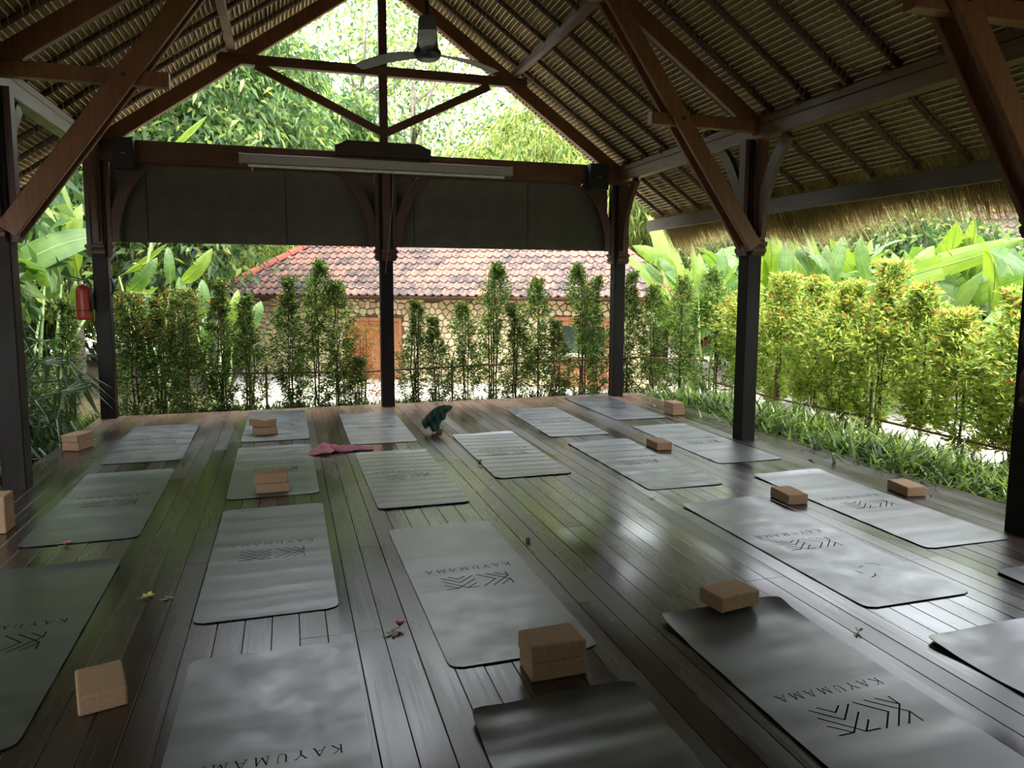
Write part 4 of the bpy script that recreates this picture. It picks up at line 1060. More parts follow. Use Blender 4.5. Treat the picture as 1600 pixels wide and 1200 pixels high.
tree(-4.6, 19.0, -1, 'dense', 4.3, 1.5, 'dense tree behind the banana clumps', gt, .16)
tree(2.9, 31.5, -1, 'airy', 10.5, 2.0, 'tall airy tree with a pale forked trunk left of the king post', gt, .26, lean=.3, branches=7)
tree(5.0, 30.0, -1, 'airy', 9.6, 1.9, 'tall airy tree immediately behind the king post', gt, .20, branches=6, rz=1)
tree(8.2, 28.0, -1, 'airy', 6.6, 1.9, 'small airy tree below the ceiling fan', gt, .12, lean=.4, rz=2)
tree(7.8, 24.5, -1, 'bamboo', 5.0, 1.5, 'drooping bamboo clump above the projector case', gt, .08, rz=.4, name='bamboo_clump')
tree(10.9, 24.0, -1, 'bamboo', 5.1, 1.35, 'yellow green bamboo clump beside the sloping rafter', gt, .08, rz=1.4, name='bamboo_clump')
tree(13.2, 20.6, -1, 'bamboo', 4.0, 1.35, 'light green bamboo clump seen between corner post and roof edge', gt, .08, rz=2.1, name='bamboo_clump')
tree(-2.75, 22.2, -1, 'dense', 7.0, 1.1, 'tree with a stout brown trunk behind the banana leaves', gt, .22, rz=1)
tree(-2.0, 26.0, -1, 'dense', 7.8, 1.3, 'tree with a thick grey trunk beside the red hip of the roof', gt, .36, rz=2)
tree(-4.4, 25.5, -1, 'bamboo', 2.0, 1.3, 'bright yellow green bush low behind the banana leaves', gt, .06, name='bush')
tree(-1.0, 27.5, -1, 'bamboo', 2.2, 1.4, 'yellow green bush low beside the tiled house', gt, .06, rz=2, name='bush')
ga = 'trees beyond the side hedge'
tree(14.5, 17.0, -1, 'dense', 2.6, 1.5, 'dark tree behind the banana wall near the roof end', ga, .15)
tree(16.0, 14.5+3, -1, 'dense', 3.0, 1.6, 'dark tree behind the banana wall in its middle', ga, .15, rz=1)
tree(13.2, 12.8, -1, 'dense', 1.6, 1.2, 'rounded dark tree close behind the banana wall', ga, .12, rz=2)
tree(20, 17.5, -1, 'airy', 4.2, 1.8, 'airy tree above the distant pink roof', ga, .15, rz=2)
tree(15.5, 8.2, -1, 'dense', .9, 1.0, 'low dark bush in front of the distant pink roof', ga, .08, rz=2, name='bush')
tree(17.5, 5.5, -1, 'bamboo', 1.8, 1.8, 'bush beyond the nearest post on the hedge side', ga, .12, rz=2, name='bush')
gf = 'far trees closing the view'
for i, (x, y, k_, cz, s_) in enumerate([(-12,27,'dense',3.5,2.3),(-7.5,30,'dense',4.2,2.4),(-3,34,'dense',3.2,2.3),(2,38,'bamboo',2.6,2.3),(7,38,'dense',2.4,2.2),(12,36,'bamboo',2.6,2.3),(16.5,32,'dense',3.6,2.5),(20.5,28,'dense',3.8,2.4),(24,23,'dense',3.8,2.4),(27,17,'bamboo',3.6,2.4),(28,11,'dense',3.6,2.4),(-11,20,'broad',3.6,2.2),(-9,14,'dense',3.2,2.0),(-9.5,8,'broad',3.4,2.0),(-9.5,2,'dense',3.4,2.0),(15,-1,'dense',2.6,2.0),(6.0,34,'airy',6.6,2.2),(-1.5,37,'airy',8.5,2.2)]):
    tree(x, y, -1, k_, cz, s_, ['tree far out on the banana plant side','far tree behind the banana clumps','far dense tree behind the thick grey trunk','far yellow green tree behind the tiled house','far dark tree behind the tiled house','far pale tree behind the bamboo clumps','far tree past the end of the tiled roof','far tree above the banana wall','far tree behind the fringe of straw','far yellow green tree behind the pink roof','far tree near the frame edge on the hedge side','broad tree far beyond the fan palms','dense tree beyond the fan palms','broad tree beside the pavilion outside the frame','dense tree beside the viewpoint','dense tree beyond the hedge beside the viewpoint','far thin tree filling the gap right of the king post','far thin tree filling the gap at the gable corner'][i], gf, .2, rz=i, branches=2)
mb = MB(); 
for i in range(4): mb.box(-2.92+i*.16, -2.80+i*.16, 24.1, 24.14, 1.9, 2.75-.1*(i%2))
tag(single('hanging_cloth', mb, M['blue'], 'blue cloth strips hanging near the thick grey tree trunk', 'cloth', (-2.7,24.1,2.3)))

# ================================================================== THINGS ON THE DECK
MW, ML, MT = .677, 1.83, .0035
def mat_mesh(seed, amp=.0012, waves=7, curl=.0, curl_front=.0):
    rng = np.random.default_rng(seed); nx, ny = 12, 56
    x = np.linspace(-1, 1, nx+1)*MW/2; y = np.linspace(-1, 1, ny+1)*ML/2; R = .055
    ph = rng.uniform(0, 6.28, 4)
    X, Y = np.meshgrid(x, y)
    # rounded corners: pull the outline in
    cx, cy = np.maximum(np.abs(X)-(MW/2-R), 0), np.maximum(np.abs(Y)-(ML/2-R), 0)
    q = np.maximum(cx, cy); l = np.hypot(cx, cy); k = np.where(l > 1e-9, np.minimum(1, q/np.maximum(l, 1e-9)), 1)
    Xr = np.sign(X)*(np.minimum(np.abs(X), MW/2-R)+cx*k); Yr = np.sign(Y)*(np.minimum(np.abs(Y), ML/2-R)+cy*k)
    wv = (np.sin(Yr*waves*2*PI/ML*1.0+ph[0]+Xr*2)+.6*np.sin(Yr*waves*2*PI/ML*1.9+ph[1]-Xr*3)+.5*np.sin(Xr*9+ph[2]+Yr*3))
    Z = amp*(wv+2.1)
    Z += curl*np.clip((Yr-(ML/2-.16))/.16, 0, 1)**2*(1+.3*np.sin(Xr*9)) + curl_front*np.clip((-Yr-(ML/2-.10))/.10, 0, 1)**2
    Z += curl*.8*np.clip((Yr-(ML/2-.30))/.30, 0, 1)*np.clip((np.abs(Xr)-(MW/2-.07))/.07, 0, 1)**2
    top = np.stack([Xr, Yr, Z+MT], -1).reshape(-1, 3); bot = np.stack([Xr, Yr, Z], -1).reshape(-1, 3)
    N = len(top); idx = np.arange(N).reshape(ny+1, nx+1)
    Ft = np.stack([idx[:-1,:-1].ravel(), idx[:-1,1:].ravel(), idx[1:,1:].ravel(), idx[1:,:-1].ravel()], 1)
    rim = np.concatenate([idx[0,:], idx[1:,-1], idx[-1,-2::-1], idx[-2:0:-1,0]])
    r2 = np.roll(rim, -1)
    nr = len(rim); a0 = 2*N+np.arange(nr); a1 = 2*N+(np.arange(nr)+1)%nr
    Fs = np.stack([a0+nr, a1+nr, a1, a0], 1)
    V = np.concatenate([top, bot, top[rim], bot[rim]]); F = np.concatenate([Ft, Ft[:, ::-1]+N, Fs])
    me = npmesh('mat_sheet', V, F, M['mat']); me.materials.append(M['mat_edge'])
    mi = np.zeros(len(me.polygons), np.int32); mi[len(Ft):] = 1; me.polygons.foreach_set('material_index', mi)
    sm_ = np.zeros(len(me.polygons), bool); sm_[:len(Ft)] = True; me.polygons.foreach_set('use_smooth', sm_)
    return me, (lambda xx, yy: None)
MTOP = {}
def zsurf(me_z, x, y):   # height of the sheet from its bilinear grid
    return me_z(x, y)
# printed logo: strokes in mat coordinates (x across, y away), as seen on the sheets
LOGO = [[(-.047,.030),(-.088,-.002),(-.134,.040)], [(-.003,.028),(-.087,-.049),(-.176,.034)], [(-.002,-.024),(-.112,-.124),(-.176,-.066)], [(-.003,-.075),(-.063,-.130),(-.175,-.014)],
        [(-.002,-.130),(-.063,-.130)], [(-.112,-.124),(-.176,-.126)],
        [(.187,.026),(.188,-.026),(.077,-.135)], [(.128,.030),(.188,-.026)], [(.078,.033),(.186,-.076),(.126,-.134)], [(.025,.033),(.108,-.054),(.024,-.134)], [(.186,-.076),(.188,-.134)]]
def stroke(mb, p, q, w, fz, ext=.5):
    p = Vector(p); q = Vector(q); d = (q-p); l = d.length
    if l < 1e-6: return
    d /= l; p = p-d*w*ext; q = q+d*w*ext; s_ = Vector((-d.y, d.x))*w/2; n = max(1, int(l/.03))
    for i in range(n):
        a_ = p.lerp(q, i/n); b_ = p.lerp(q, (i+1)/n)
        c_ = [a_+s_, b_+s_, b_-s_, a_-s_]
        mb.add([(v.x, v.y, fz(v.x, v.y)+.0004) for v in c_], [(0,1,2,3)])
GL = {   # glyph strokes: (x0,y0,x1,y1,thick) on a unit cap height
 'K': (.80, [(.16,0,.16,1,2),(.16,.40,.66,1,1),(.30,.56,.78,0,2),(.04,0,.28,0,1),(.04,1,.28,1,1),(.54,1,.78,1,1),(.64,0,.90,0,1)]),
 'A': (.84, [(.06,0,.44,1,1),(.44,1,.80,0,2),(.20,.34,.66,.34,1),(-.04,0,.18,0,1),(.66,0,.94,0,1)]),
 'Y': (.84, [(.06,1,.44,.48,2),(.80,1,.44,.48,1),(.44,.48,.44,0,2),(-.04,1,.20,1,1),(.68,1,.92,1,1),(.32,0,.56,0,1)]),
 'U': (.84, [(.16,1,.16,.34,2),(.16,.34,.24,.10,2),(.24,.10,.46,.0,1),(.46,0,.66,.10,1),(.66,.10,.72,.34,1),(.72,.34,.72,1,1),(.04,1,.30,1,1),(.60,1,.84,1,1)]),
 'M': (1.05, [(.10,0,.18,1,1),(.18,1,.52,.06,2),(.52,.06,.86,1,1),(.86,1,.94,0,2),(-.02,0,.22,0,1),(.82,0,1.06,0,1)]),
}
def text_strokes(word, x_start, y_base, cap, total, flip=True):
    adv = [GL[c_][0] for c_ in word]; gap = (total/cap-sum(adv))/(len(word)-1); out = []; cx = 0
    for c_ in word:
        for x0, y0, x1, y1, tk in GL[c_][1]:
            P = lambda x_, y_: (x_start-(cx+x_)*cap, y_base-y_*cap)
            out.append((P(x0,y0), P(x1,y1), cap*(.062 if tk == 1 else .115)))
        cx += GL[c_][0]+gap
    return out
TXT = text_strokes('KAYUMAMA', .248, .158, .047, .486)
mats = [  # x, y, angle, label, amp, waves, curl rear, print strength visible, seed
 (-1.291,5.925,.013,'grey yoga mat with olive sheen and a pink flower at its near edge',.0010,5,.004),
 (-1.315,8.11,.021,'plain looking rubber yoga mat beside the stacked blocks at the banana plant side edge',.0008,5,.003),
 (-1.285,3.69,.010,'dark rubber yoga mat cut by the frame edge beside the single near cork block',.0010,6,.012),
 (-.151,8.75,.000,'rubber yoga mat against the rear edge carrying a skewed pair of cork blocks',.0010,6,.004),
 (-.145,6.645,.009,'rubber yoga mat under a stacked pair of cork blocks beside the pink cloth',.0010,6,.004),
 (-.130,4.525,-.002,'blue grey yoga mat with its logo facing up, in front of the pink cloth column',.0009,8,.006),
 (-.105,2.325,-.012,'nearest blue grey yoga mat with large cut off lettering at the frame bottom',.0008,5,.005),
 (.914,8.334,-.003,'smooth yoga mat between the middle rear post and the green draped cloth',.0010,8,.004),
 (.917,6.084,.005,'rippled yoga mat right in front of the pink cloth',.0022,13,.006),
 (.939,3.790,.011,'large pale yoga mat with crisp logo behind the near pair of stacked blocks',.0007,4,.004),
 (.945,1.620,-.004,'curling dark yoga mat with strong ripples below the near stacked blocks',.0030,8,.020),
 (1.970,6.669,-.008,'rippled yoga mat beside a fallen red flower in the middle of the deck',.0020,12,.010),
 (2.016,2.150,.002,'near olive yoga mat with big logo and a cork block on its curled rear edge',.0012,6,.020),
 (2.988,8.135,-.021,'small looking yoga mat near the rear edge behind the middle of the deck',.0014,9,.004),
 (3.026,6.010,-.004,'yoga mat with a single cork block just past its corner, seen before the side post',.0012,8,.006),
 (3.060,3.770,.003,'pale yoga mat with scuff marks and a cork block at its rear corner',.0008,5,.008),
 (3.070,1.610,.004,'yoga mat with dark blue edge cut by the frame corner',.0018,5,.014),
 (4.077,8.870,-.010,'yoga mat touching the rear corner post on the hedge side',.0008,6,.004),
 (4.047,6.620,-.008,'yoga mat lying beside the foot of the side post halfway along',.0008,6,.004),
 (4.061,4.352,-.009,'pale yoga mat between two cork blocks before the nearest post',.0009,6,.010),
 (4.110,2.140,.004,'yoga mat of which only a corner shows beside the nearest post',.0010,6,.006),
]
for i, (x, y, a_, lab, amp, wv_, cl_) in enumerate(mats):
    t = thing('yoga_mat', lab, 'yoga mat', (x, y, .0006), 'rubber yoga mats set out on the deck', rz=a_)
    me, _ = mat_mesh(100+i, amp, wv_, cl_)
    link('mat_sheet', me, t)
    co = np.zeros(len(me.vertices)*3, np.float32); me.vertices.foreach_get('co', co); co = co.reshape(-1,3)[:57*13].reshape(57,13,3)
    xs_, ys_ = np.linspace(-MW/2, MW/2, 13), np.linspace(-ML/2, ML/2, 57)
    def fz(xx, yy, co=co):
        fx = min(max((xx+MW/2)/MW*12, 0), 11.999); fy = min(max((yy+ML/2)/ML*56, 0), 55.999); i0, j0 = int(fx), int(fy); u, v = fx-i0, fy-j0; Z = co[:,:,2]
        return float(Z[j0,i0]*(1-u)*(1-v)+Z[j0,i0+1]*u*(1-v)+Z[j0+1,i0]*(1-u)*v+Z[j0+1,i0+1]*u*v)
    mb = MB()
    for s_ in LOGO:
        for p_, q_ in zip(s_[:-1], s_[1:]): stroke(mb, p_, q_, .0068, fz)
    o = link('logo_print', mb.mesh('logo_print', M['print']), t)
    mb = MB()
    for p_, q_, w_ in TXT: stroke(mb, p_, q_, w_, fz, .0)
    o = link('lettering_print', mb.mesh('lettering_print', M['print']), t)
    if i == 15:
        mb = MB()
        for p_, q_ in [((.10,-.42),(.15,-.44)),((.15,-.44),(.16,-.47)),((-.02,-.60),(.02,-.585)),((.02,-.585),(.035,-.56)),((-.04,-.50),(-.03,-.54)),((.02,-.46),(.05,-.455))]: stroke(mb, p_, q_, .006, fz)
        link('scuff_mark', mb.mesh('scuff_mark', M['print']), t)

# cork blocks
def block_mesh(seed):
    bm = bmesh.new(); bmesh.ops.create_cube(bm, size=1.0)
    for v in bm.verts: v.co = Vector((v.co.x*.165, v.co.y*.243, v.co.z*.0757+.0757/2+.0003))
    bmesh.ops.bevel(bm, geom=list(bm.edges), offset=.0105, segments=3, affect='EDGES', profile=.6)
    me = bpy.data.meshes.new('yoga_block'); bm.to_mesh(me); bm.free(); me.materials.append(M['cork'])
    me.polygons.foreach_set('use_smooth', [False]*len(me.polygons)); return me
BK = block_mesh(0)
def block(x, y, z, az, label, rx=0):
    o = link('yoga_block', BK, None, (x, y, z), (rx, 0, az)); tag(o, label, 'yoga block', 'brown cork yoga blocks'); return o
block(-.733, 3.066, 0, .27, 'single near cork block beside the dark mat cut by the frame edge')
block(1.024, 2.760, 0, PI/2+.015, 'lower cork block of the near stack in front of the pale mat')
block(1.018, 2.760, .0762, PI/2+.035, 'upper cork block of the near stack in front of the pale mat')
block(2.064, 3.058, .030, PI/2+.155, 'cork block resting on the curled rear edge of the near olive mat')
block(3.570, 4.570, 0, -.09, 'cork block at the rear corner of the scuffed pale mat')
block(4.594, 4.492, 0, -.16, 'cork block nearest to the hedge, before the nearest post')
block(3.500, 6.472, 0, -.035, 'cork block alone in front of the side post halfway along')
block(4.632, 8.190, 0, -.04, 'lower cork block of the stack at the hedge side deck edge')
block(4.632, 8.198, .0762, -.03, 'upper cork block of the stack at the hedge side deck edge')
block(-1.985, 8.000, 0, -.36, 'lower cork block of the stack by the fan palms')
block(-1.990, 8.008, .0762, -.40, 'upper cork block of the stack by the fan palms')
block(-.262, 8.232, .0075, 1.17+.55, 'lower cork block of the skewed pair on the mat at the rear edge')
block(-.285, 8.300, .0837, .78, 'upper cork block of the skewed pair on the mat at the rear edge')
block(-.145, 5.905, .0072, PI/2+.01, 'lower cork block of the pair on the mat by the pink cloth')
block(-.152, 5.900, .0834, PI/2-.02, 'upper cork block of the pair on the mat by the pink cloth')
o = block(-1.735, 5.40, .1217, .0, 'cork block standing on end at the frame edge'); o.rotation_euler = (PI/2, 0, 0); o.location = (-1.80, 5.46, .1222)
o.rotation_euler = Matrix.Rotation(.03, 3, 'Z').to_euler()
bmm = BK.copy(); R_ = Matrix.Rotation(PI/2, 4, 'X')
bmm.transform(Matrix.Translation((0,0,-.0378))); bmm.transform(R_)        # on end: long side up
o.data = bmm; o.rotation_euler = (0, 0, .02+PI/2); o.location = (-1.80, 5.42, .1220)
bmm.transform(Matrix.Rotation(PI/2, 4, 'Z') @ Matrix.Rotation(0, 4, 'Z'))
o.rotation_euler = (0, 0, .0)

# pink cloth: a flattened crumpled roll with a folded end
def cloth_loft(path, widths, heights, seed, wr=.012):
    rng = np.random.default_rng(seed); n = 18; mb = MB(); vs = []; k = len(path)
    for i, (p, w_, h_) in enumerate(zip(path, widths, heights)):
        p = Vector(p); d = Vector(path[min(i+1,k-1)])-Vector(path[max(i-1,0)]); d.z = 0; d.normalize(); s_ = Vector((-d.y, d.x, 0))
        for j in range(n):
            t = 2*PI*j/n; r_ = 1+.16*math.sin(3*t+i*.7+seed)+.10*math.sin(7*t-i*1.3)
            z = max(0.0012, h_*.5+h_*.5*math.sin(t)*r_+(rng.normal(0, wr*.25)))
            vs.append(p+s_*(w_/2*math.cos(t)*r_)+Vector((0,0,z)))
    fs = [(i*n+j, i*n+(j+1)%n, (i+1)*n+(j+1)%n, (i+1)*n+j) for i in range(k-1) for j in range(n)]
    fs += [tuple(range(n))[::-1], tuple(range((k-1)*n, k*n))]
    mb.add(vs, fs); return mb
t = thing('pink_cloth', 'crumpled pink cloth lying between the mats', 'cloth', (.45, 7.16, 0))
ns = 16; path = [(.285+(.75-.285)*i/ns, 7.17+.012*math.sin(i*.8), 0) for i in range(ns+1)]
part('long_roll', cloth_loft(path, [.12+.03*math.sin(i*.9)-.02*(i/ns) for i in range(ns+1)], [.085-.052*(i/ns)**.7+.006*math.sin(i*2.1) for i in range(ns+1)], 3), M['pink'], t, smooth=True)
path = [(.345-.19*(i/8), 7.155-.045*math.sin(i/8*PI*.6), 0) for i in range(9)]
part('folded_end', cloth_loft(path, [.10,.15,.17,.17,.16,.15,.13,.10,.05], [.085,.088,.080,.070,.060,.052,.044,.034,.014], 5), M['pink'], t, smooth=True)
mb = MB(); mb.add([(.30,7.10,.082),(.40,7.09,.035),(.36,7.03,.022),(.26,7.05,.030),(.22,7.08,.052),(.33,7.06,.050)], [(0,1,5),(1,2,5),(2,3,5),(3,4,5),(4,0,5)]); part('loose_corner', mb, M['pink'], t)

# dark green cloth draped over a small stand
t = thing('draped_green_cloth', 'dark green cloth draped hunched over a small stand behind the mats', 'cloth', (1.47, 7.80, 0))
outl = [(480,515),(505,562),(530,605),(552,585),(580,565),(602,600),(620,640),(668,622),(710,600),(715,540),(748,492),(788,472),(795,400),(835,372),(862,340),(880,315),(840,298),(760,298),(700,308),(645,340),(590,390),(535,450)]
def g2(px, py): return ((px-640)/8*.00695, (648-py)/8*.00695)      # picture shape at its real size
pl2 = [g2(*p) for p in outl]
def inside(x, z):
    c_ = False
    for (x0,z0),(x1,z1) in zip(pl2, pl2[1:]+pl2[:1]):
        if (z0 > z) != (z1 > z) and x < (x1-x0)*(z-z0)/(z1-z0)+x0: c_ = not c_
    return c_
def edge_d(x, z):
    m_ = 9
    for (x0,z0),(x1,z1) in zip(pl2, pl2[1:]+pl2[:1]):
        dx, dz = x1-x0, z1-z0; u = max(0, min(1, ((x-x0)*dx+(z-z0)*dz)/(dx*dx+dz*dz))); m_ = min(m_, math.hypot(x-x0-dx*u, z-z0-dz*u))
    return m_
mb = MB(); step = .0065; cell = {}; xs0 = min(p[0] for p in pl2); zs0 = min(p[1] for p in pl2)
ax, ay = .957, -.29      # the cloth stands roughly facing the room
def vert(i, j, sd):
    key = (i, j, sd)
    if key in cell: return cell[key]
    x, z = xs0+i*step, zs0+j*step; d = edge_d(x, z) if inside(x, z) else 0
    th_ = .085*min(1, (d/.055))**.55*(1+.22*math.sin(x*95+z*22)+.12*math.sin(x*40-z*60))
    zz = max(.002, z+.004)
    cell[key] = len(mb.v); mb.v.append((1.49+x*ax+sd*th_*.29, 7.80+x*ay+sd*th_*.957, zz)); return cell[key]
for i in range(60):
    for j in range(60):
        x, z = xs0+(i+.5)*step, zs0+(j+.5)*step
        if inside(x, z):
            for sd in (-1, 1):
                q = [vert(i,j,sd), vert(i+1,j,sd), vert(i+1,j+1,sd), vert(i,j+1,sd)]
                mb.f.append(tuple(q)); mb.mi.append(0)
            for (di, dj, a_, b_) in ((-1,0,(i,j),(i,j+1)),(1,0,(i+1,j),(i+1,j+1)),(0,-1,(i,j),(i+1,j)),(0,1,(i,j+1),(i+1,j+1))):
                if not inside(x+di*step, z+dj*step):
                    mb.f.append((vert(*a_,-1), vert(*b_,-1), vert(*b_,1), vert(*a_,1))); mb.mi.append(0)
part('cloth', mb, M['green_cloth'], t, smooth=True)
mb = MB(); mb.box(1.515,1.575,7.775,7.83,.0003,.05); part('stand_foot', mb, M['wood_d'], t)

# fallen flowers and bits
def flower(x, y, mat, label, r=.022, n=5, seed=0, z=0.0, cup=.5, cat='flower', stalk=True):
    rs_ = random.Random(seed); mb = MB(); t = thing('fallen_flower', label, cat, (x, y, z))
    for i in range(n):
        a_ = 2*PI*i/n+rs_.uniform(-.2,.2); l = r*rs_.uniform(.8,1.2); d = Vector((math.cos(a_), math.sin(a_), 0)); s_ = Vector((-d.y,d.x,0))*l*.38; c_ = cup*rs_.uniform(.6,1.3)
        b0 = Vector((x,y,z+.004)); m_ = b0+d*l*.55+Vector((0,0,l*c_*.7)); tp = b0+d*l+Vector((0,0,l*c_))
        pm_ = MB(); pm_.add([b0, m_+s_, tp, m_-s_, m_+Vector((0,0,-l*.08))], [(0,1,4),(1,2,4),(2,3,4),(3,0,4),(0,3,2),(0,2,1)])
        part('petal', pm_, M[mat], t)
    if stalk:
        mb.tube([(x,y,z+.003),(x-r*.8,y-r*.5,z+.004),(x-r*1.4,y-r*.3,z+.003)], .002, 5); part('stalk', mb, M['stalk'], t)
    return t
flower(-1.335, 4.985, 'petal_pink', 'small pink star shaped flower at the near edge of the olive sheen mat', .030, 6, 1, .002, .7)
flower(-.727, 4.022, 'petal_yellow', 'yellow fallen flower on bare planks beside a dry one', .032, 5, 2, 0, .35)
flower(-.618, 3.970, 'petal_dry', 'withered pale flower lying beside the yellow one', .030, 3, 3, 0, .15)
flower(1.635, 6.36, 'petal_pink', 'red fallen flower at the edge of the rippled middle mat', .030, 5, 4, .002, .8)
flower(1.600, 6.20, 'petal_dry', 'withered brown flower just in front of the red flower', .028, 4, 5, 0, .3)
flower(.462, 3.30, 'petal_mag', 'magenta petals of the flower on the planks between near mats', .024, 6, 6, .006, 1.1)
flower(.425, 3.255, 'petal_dry', 'dry pale green flower next to the magenta petals', .036, 4, 7, 0, .25)
flower(2.605, 4.892, 'petal_yellow', 'small yellowish dry flower beyond the middle of the deck', .024, 3, 8, 0, .4)
flower(2.499, 2.665, 'petal_pale', 'cream yellow flower on the planks beside the near olive mat', .026, 4, 9, 0, .8)
flower(4.663, 8.767, 'petal_pale', 'tiny white flower near the stack of blocks at the hedge side edge', .026, 4, 10, 0, .4, stalk=False)
mb = MB(); mb.prism([(-.011,0),(.011,0),(.013,.012),(.010,.026),(-.010,.026),(-.013,.012)], lambda a_, b_, q: (1.405+a_, 4.26+q, b_+.0003), -.010, .010)
single('pebble', mb, M['stonegrey'], 'small grey cube on the bare shiny planks', 'pebble', (1.405,4.26,0))

# ================================================================== HANGING AND MOUNTED THINGS
# projector screen case on the tie beam
t = thing('projector_screen_case', 'long pale grey projector screen case fixed along the tie beam', 'projector screen', (1.2, 9.56, 3.1))
mb = MB(); mb.prism([(9.525,3.045),(9.645,3.045),(9.645,3.155),(9.54,3.155),(9.525,3.14)], lambda a_, b_, q: (q, a_, b_), -.47, 2.87); part('casing', mb, M['case'], t)
for x0, x1 in ((-.50,-.472), (2.872,2.90)):
    mb = MB(); mb.prism([(9.52,3.04),(9.648,3.04),(9.648,3.162),(9.535,3.162),(9.52,3.145)], lambda a_, b_, q: (q, a_, b_), x0, x1); part('end_cap', mb, M['case'], t)
mb = MB(); mb.tube([(-.40,9.585,3.022),(2.80,9.585,3.022)], .018, 8); part('pull_bar', mb, M['white'], t)
mb = MB(); mb.box(2.70,2.80,9.520,9.524,3.085,3.125); bd = part('badge', mb, M['metal'], t)
mb = MB(); mb.box(-.36,-.345,9.575,9.59,2.96,3.01); part('hook', mb, M['white'], t)
mb = MB(); pts = [(1.33,9.55,3.02),(1.31,9.56,2.6),(1.27,9.57,2.2),(1.22,9.60,1.75)]; mb.tube(pts, .003, 5); mb.tube([(1.19,9.55,3.01),(1.25,9.545,2.985),(1.33,9.55,3.02)], .003, 5)
single('pull_cord', mb, M['cord'], 'thin pale cord hanging down before the middle rear post', 'cord', (1.3,9.56,3.0), smooth=True)
# blinds rolled halfway down, outside the posts
def blind(x0, x1, lab, seed):
    t = thing('fabric_blind', lab, 'blind', ((x0+x1)/2, 9.93, 3.0), 'half lowered blinds at the rear side'); rng = np.random.default_rng(seed)
    nx, nz = 60, 36; X, Z = np.meshgrid(np.linspace(x0, x1, nx+1), np.linspace(3.02, 2.105, nz+1)); v = (3.02-Z)/.915
    Y = 9.925-.018*v+.010*np.sin(X*2.2+seed)*v+.018*np.abs(np.sin(v*PI*3.5))*np.clip(v-.35,0,1)*1.3+.004*np.sin(X*9+v*14)*v
    Z = Z-.006*np.sin(X*1.7)*v
    V = np.stack([X, Y, Z], -1).reshape(-1,3); idx = np.arange(len(V)).reshape(nz+1, nx+1)
    F = np.stack([idx[:-1,:-1].ravel(), idx[:-1,1:].ravel(), idx[1:,1:].ravel(), idx[1:,:-1].ravel()], 1)
    N = len(V); V = np.concatenate([V, V+np.array([0,.004,0])]); F = np.concatenate([F, F[:, ::-1]+N, np.stack([idx[-1,:-1], idx[-1,1:], idx[-1,1:]+N, idx[-1,:-1]+N],1)])
    link('fabric', npmesh('fabric', V-np.array(t.location), F, M['fabric'], smooth=True), t)
    mb = MB(); mb.tube([(x0,9.945,2.115),(x1,9.945,2.115)], .016, 8); part('bottom_bar', mb, M['fabric'], t)
    for f_ in ((.22,.78) if x1-x0 < 3 else (.12,.62,)):
        xx = x0+(x1-x0)*f_; mb = MB(); mb.tube([(xx,9.905,3.0),(xx,9.895,2.4),(xx,9.893,2.12)], .005, 4); part('lift_cord', mb, M['seam'], t)
    mb = MB(); mb.box(x0,x1,9.90,9.95,3.02,3.06); part('head_rail', mb, M['darkwood'], t)
blind(-1.96, 1.235, 'dark half lowered fabric blind between extinguisher post and middle rear post', 1)
blind(1.265, 4.44, 'dark half lowered fabric blind between middle rear post and hedge side corner', 2)
for x0, x1, lab, q in ((-1.84,-1.63,'small black box fixed to the tie beam beside the extinguisher post',0),(4.00,4.27,'small black box fixed to the tie beam beside the hedge side corner post',1)):
    t = thing('speaker_box', lab, 'speaker', ((x0+x1)/2, 9.55, 3.07))
    mb = MB(); mb.box(x0,x1,9.50,9.655,2.91,3.255); part('body', mb, M['black'], t)
    mb = MB(); mb.box(x0+.015,x1-.015,9.494,9.4995,2.925,3.24); part('grille', mb, M['black'], t)
    mb = MB(); mb.box((x0+x1)/2-.02,(x0+x1)/2+.02,9.490,9.4935,3.075,3.085); part('badge', mb, M['metal'], t)
# fire extinguisher on the corner post
t = thing('fire_extinguisher', 'red fire extinguisher hanging on the rear corner post', 'fire extinguisher', (-2.245, 9.62, 1.18))
mb = MB(); mb.lathe((-2.245,9.62,1.185), [(.060,0),(.078,.012),(.080,.03),(.080,.33),(.074,.365),(.05,.395),(.026,.41)], 20); part('cylinder', mb, M['red'], t, smooth=True)
mb = MB(); mb.lathe((-2.245,9.62,1.29), [(.0812,0),(.0812,.012)], 20); part('band', mb, M['black'], t)
mb = MB(); mb.lathe((-2.245,9.62,1.59), [(.020,0),(.020,.045),(.012,.05)], 10); part('valve', mb, M['metal'], t)
mb = MB(); mb.beam((-2.235,9.62,1.64),(-2.36,9.60,1.685), .022, .012); mb.beam((-2.235,9.62,1.625),(-2.34,9.60,1.645), .020, .010); part('handle', mb, M['black'], t)
mb = MB(); mb.tube([(-2.235,9.60,1.625),(-2.18,9.59,1.63),(-2.155,9.585,1.58),(-2.16,9.58,1.45),(-2.163,9.58,1.28)], .011, 8); part('hose', mb, M['black'], t, smooth=True)
mb = MB(); mb.box(-2.18,-2.155,9.62,9.72,1.30,1.50); part('bracket', mb, M['metal'], t)
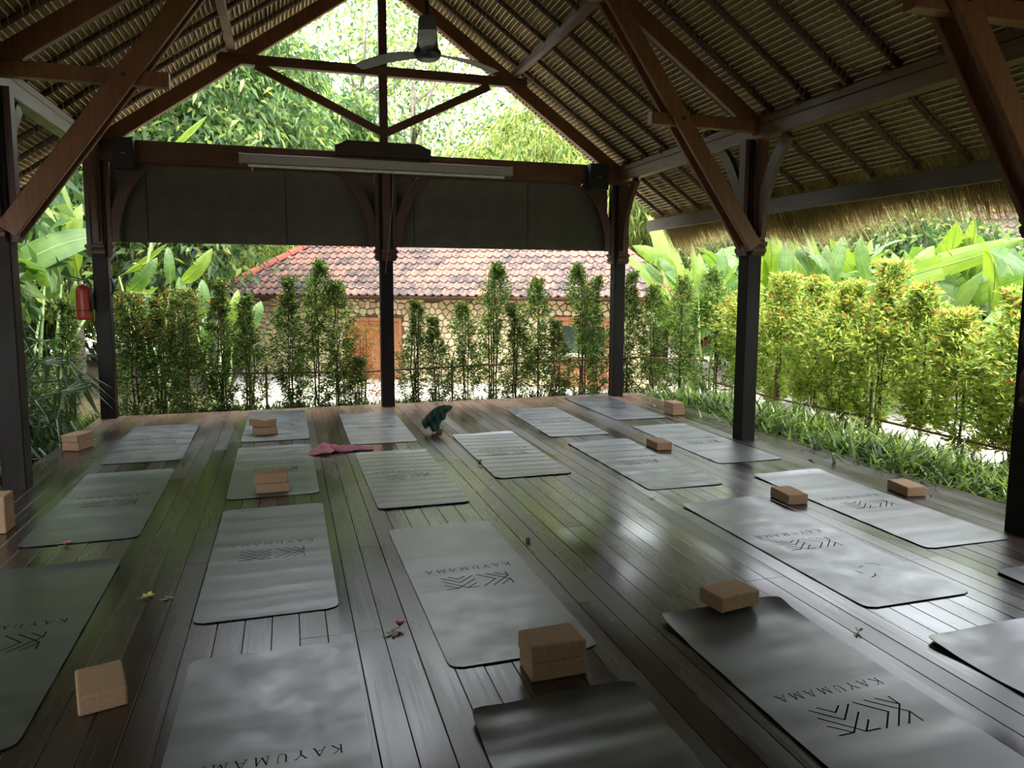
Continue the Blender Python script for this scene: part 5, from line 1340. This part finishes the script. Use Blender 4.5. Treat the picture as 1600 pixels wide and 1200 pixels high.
for x, y, z, lab, sx in ((-1.975,9.73,1.57,'black cord cleat on the extinguisher post',1),(4.475,9.73,1.58,'black cord cleat on the hedge side rear corner post',-1)):
    t = thing('cord_cleat', lab, 'cleat', (x, y, z))
    mb = MB(); mb.tube([(x,y,z-.10),(x+sx*.022,y,z-.05),(x+sx*.024,y,z+.05),(x,y,z+.10)], [.010,.016,.016,.010], 7); part('cleat', mb, M['black'], t)
    mb = MB(); mb.tube([(x+sx*.02,y-.02,z+.06),(x+sx*.045,y-.02,z),(x+sx*.02,y-.02,z-.07),(x+sx*.03,y+.01,z),(x+sx*.02,y-.02,z+.06)], .007, 6); part('wound_cord', mb, M['black'], t)
mb = MB(); mb.tube([(4.10,9.885,2.11),(4.28,9.80,1.87),(4.46,9.73,1.65)], .004, 5); single('blind_cord', mb, M['black'], 'thin dark cord running from the blind to the cleat', 'cord', (4.3,9.8,1.9))
# ceiling fan
t = thing('ceiling_fan', 'three bladed ceiling fan hanging below the second truss', 'ceiling fan', (1.21, 6.5, 3.5))
FXc, FYc = 1.21, 6.50
mb = MB(); mb.tube([(FXc,FYc,3.88),(FXc,FYc,4.175)], .016, 10); part('down_rod', mb, M['black'], t)
mb = MB(); mb.lathe((FXc,FYc,3.60), [(.095,0),(.090,.06),(.082,.16),(.076,.24),(.066,.27),(.02,.285)], 24); part('motor_cover', mb, M['fan_body'], t, smooth=True)
mb = MB(); mb.lathe((FXc,FYc,3.515), [(.03,0),(.085,.004),(.105,.022),(.118,.045),(.115,.075),(.096,.10)], 24); part('hub', mb, M['fan_dark'], t, smooth=True)
for k_, a_ in enumerate((19.4, 139.4, 259.4)):
    a_ = math.radians(a_); d = Vector((math.cos(a_), math.sin(a_), 0)); s_ = Vector((-d.y, d.x, 0)); mb = MB(); st = []
    for i in range(9):
        r_ = .10+.61*i/8; w_ = (.045+.030*math.sin(min(1,i/3)*PI/2))*(1 if i < 8 else .8); z = 3.575+.016*math.sin(i/8*PI)-.035*(i/8)**2; tw = .22*(1-i/12)
        c_ = Vector((FXc,FYc,z))+d*r_; st.append((c_-s_*w_-Vector((0,0,w_*tw)), c_+s_*w_+Vector((0,0,w_*tw))))
    vs = [p_ for a2 in st for p_ in a2]+[p_+Vector((0,0,-.006)) for a2 in st for p_ in a2]; n = len(st)*2
    fs = [(2*i,2*i+1,2*i+3,2*i+2) for i in range(8)]+[(n+2*i,n+2*i+2,n+2*i+3,n+2*i+1) for i in range(8)]+[(2*i,2*i+2,n+2*i+2,n+2*i) for i in range(8)]+[(2*i+1,n+2*i+1,n+2*i+3,2*i+3) for i in range(8)]+[(0,n,n+1,1),(n-2,n-1,2*n-1,2*n-2)]
    mb.add(vs, fs); part('blade', mb, M['fan_body'], t)
# carved ornament hanging on the nearest post
t = thing('carved_ornament', 'carved wooden scroll ornament hanging on the nearest post', 'ornament', (4.42, 3.40, .85))
fn = lambda a_, b_, q: (4.475-a_, 3.46+q, .85+b_)
mb = MB(); mb.prism([(0,0),(.02,-.01),(.055,.0),(.06,.03),(.045,.06),(.065,.12),(.06,.20),(.03,.25),(.045,.33),(.075,.40),(.07,.48),(.035,.56),(0,.62)], fn, -.05, .03); part('scroll', mb, M['wood_z'], t)
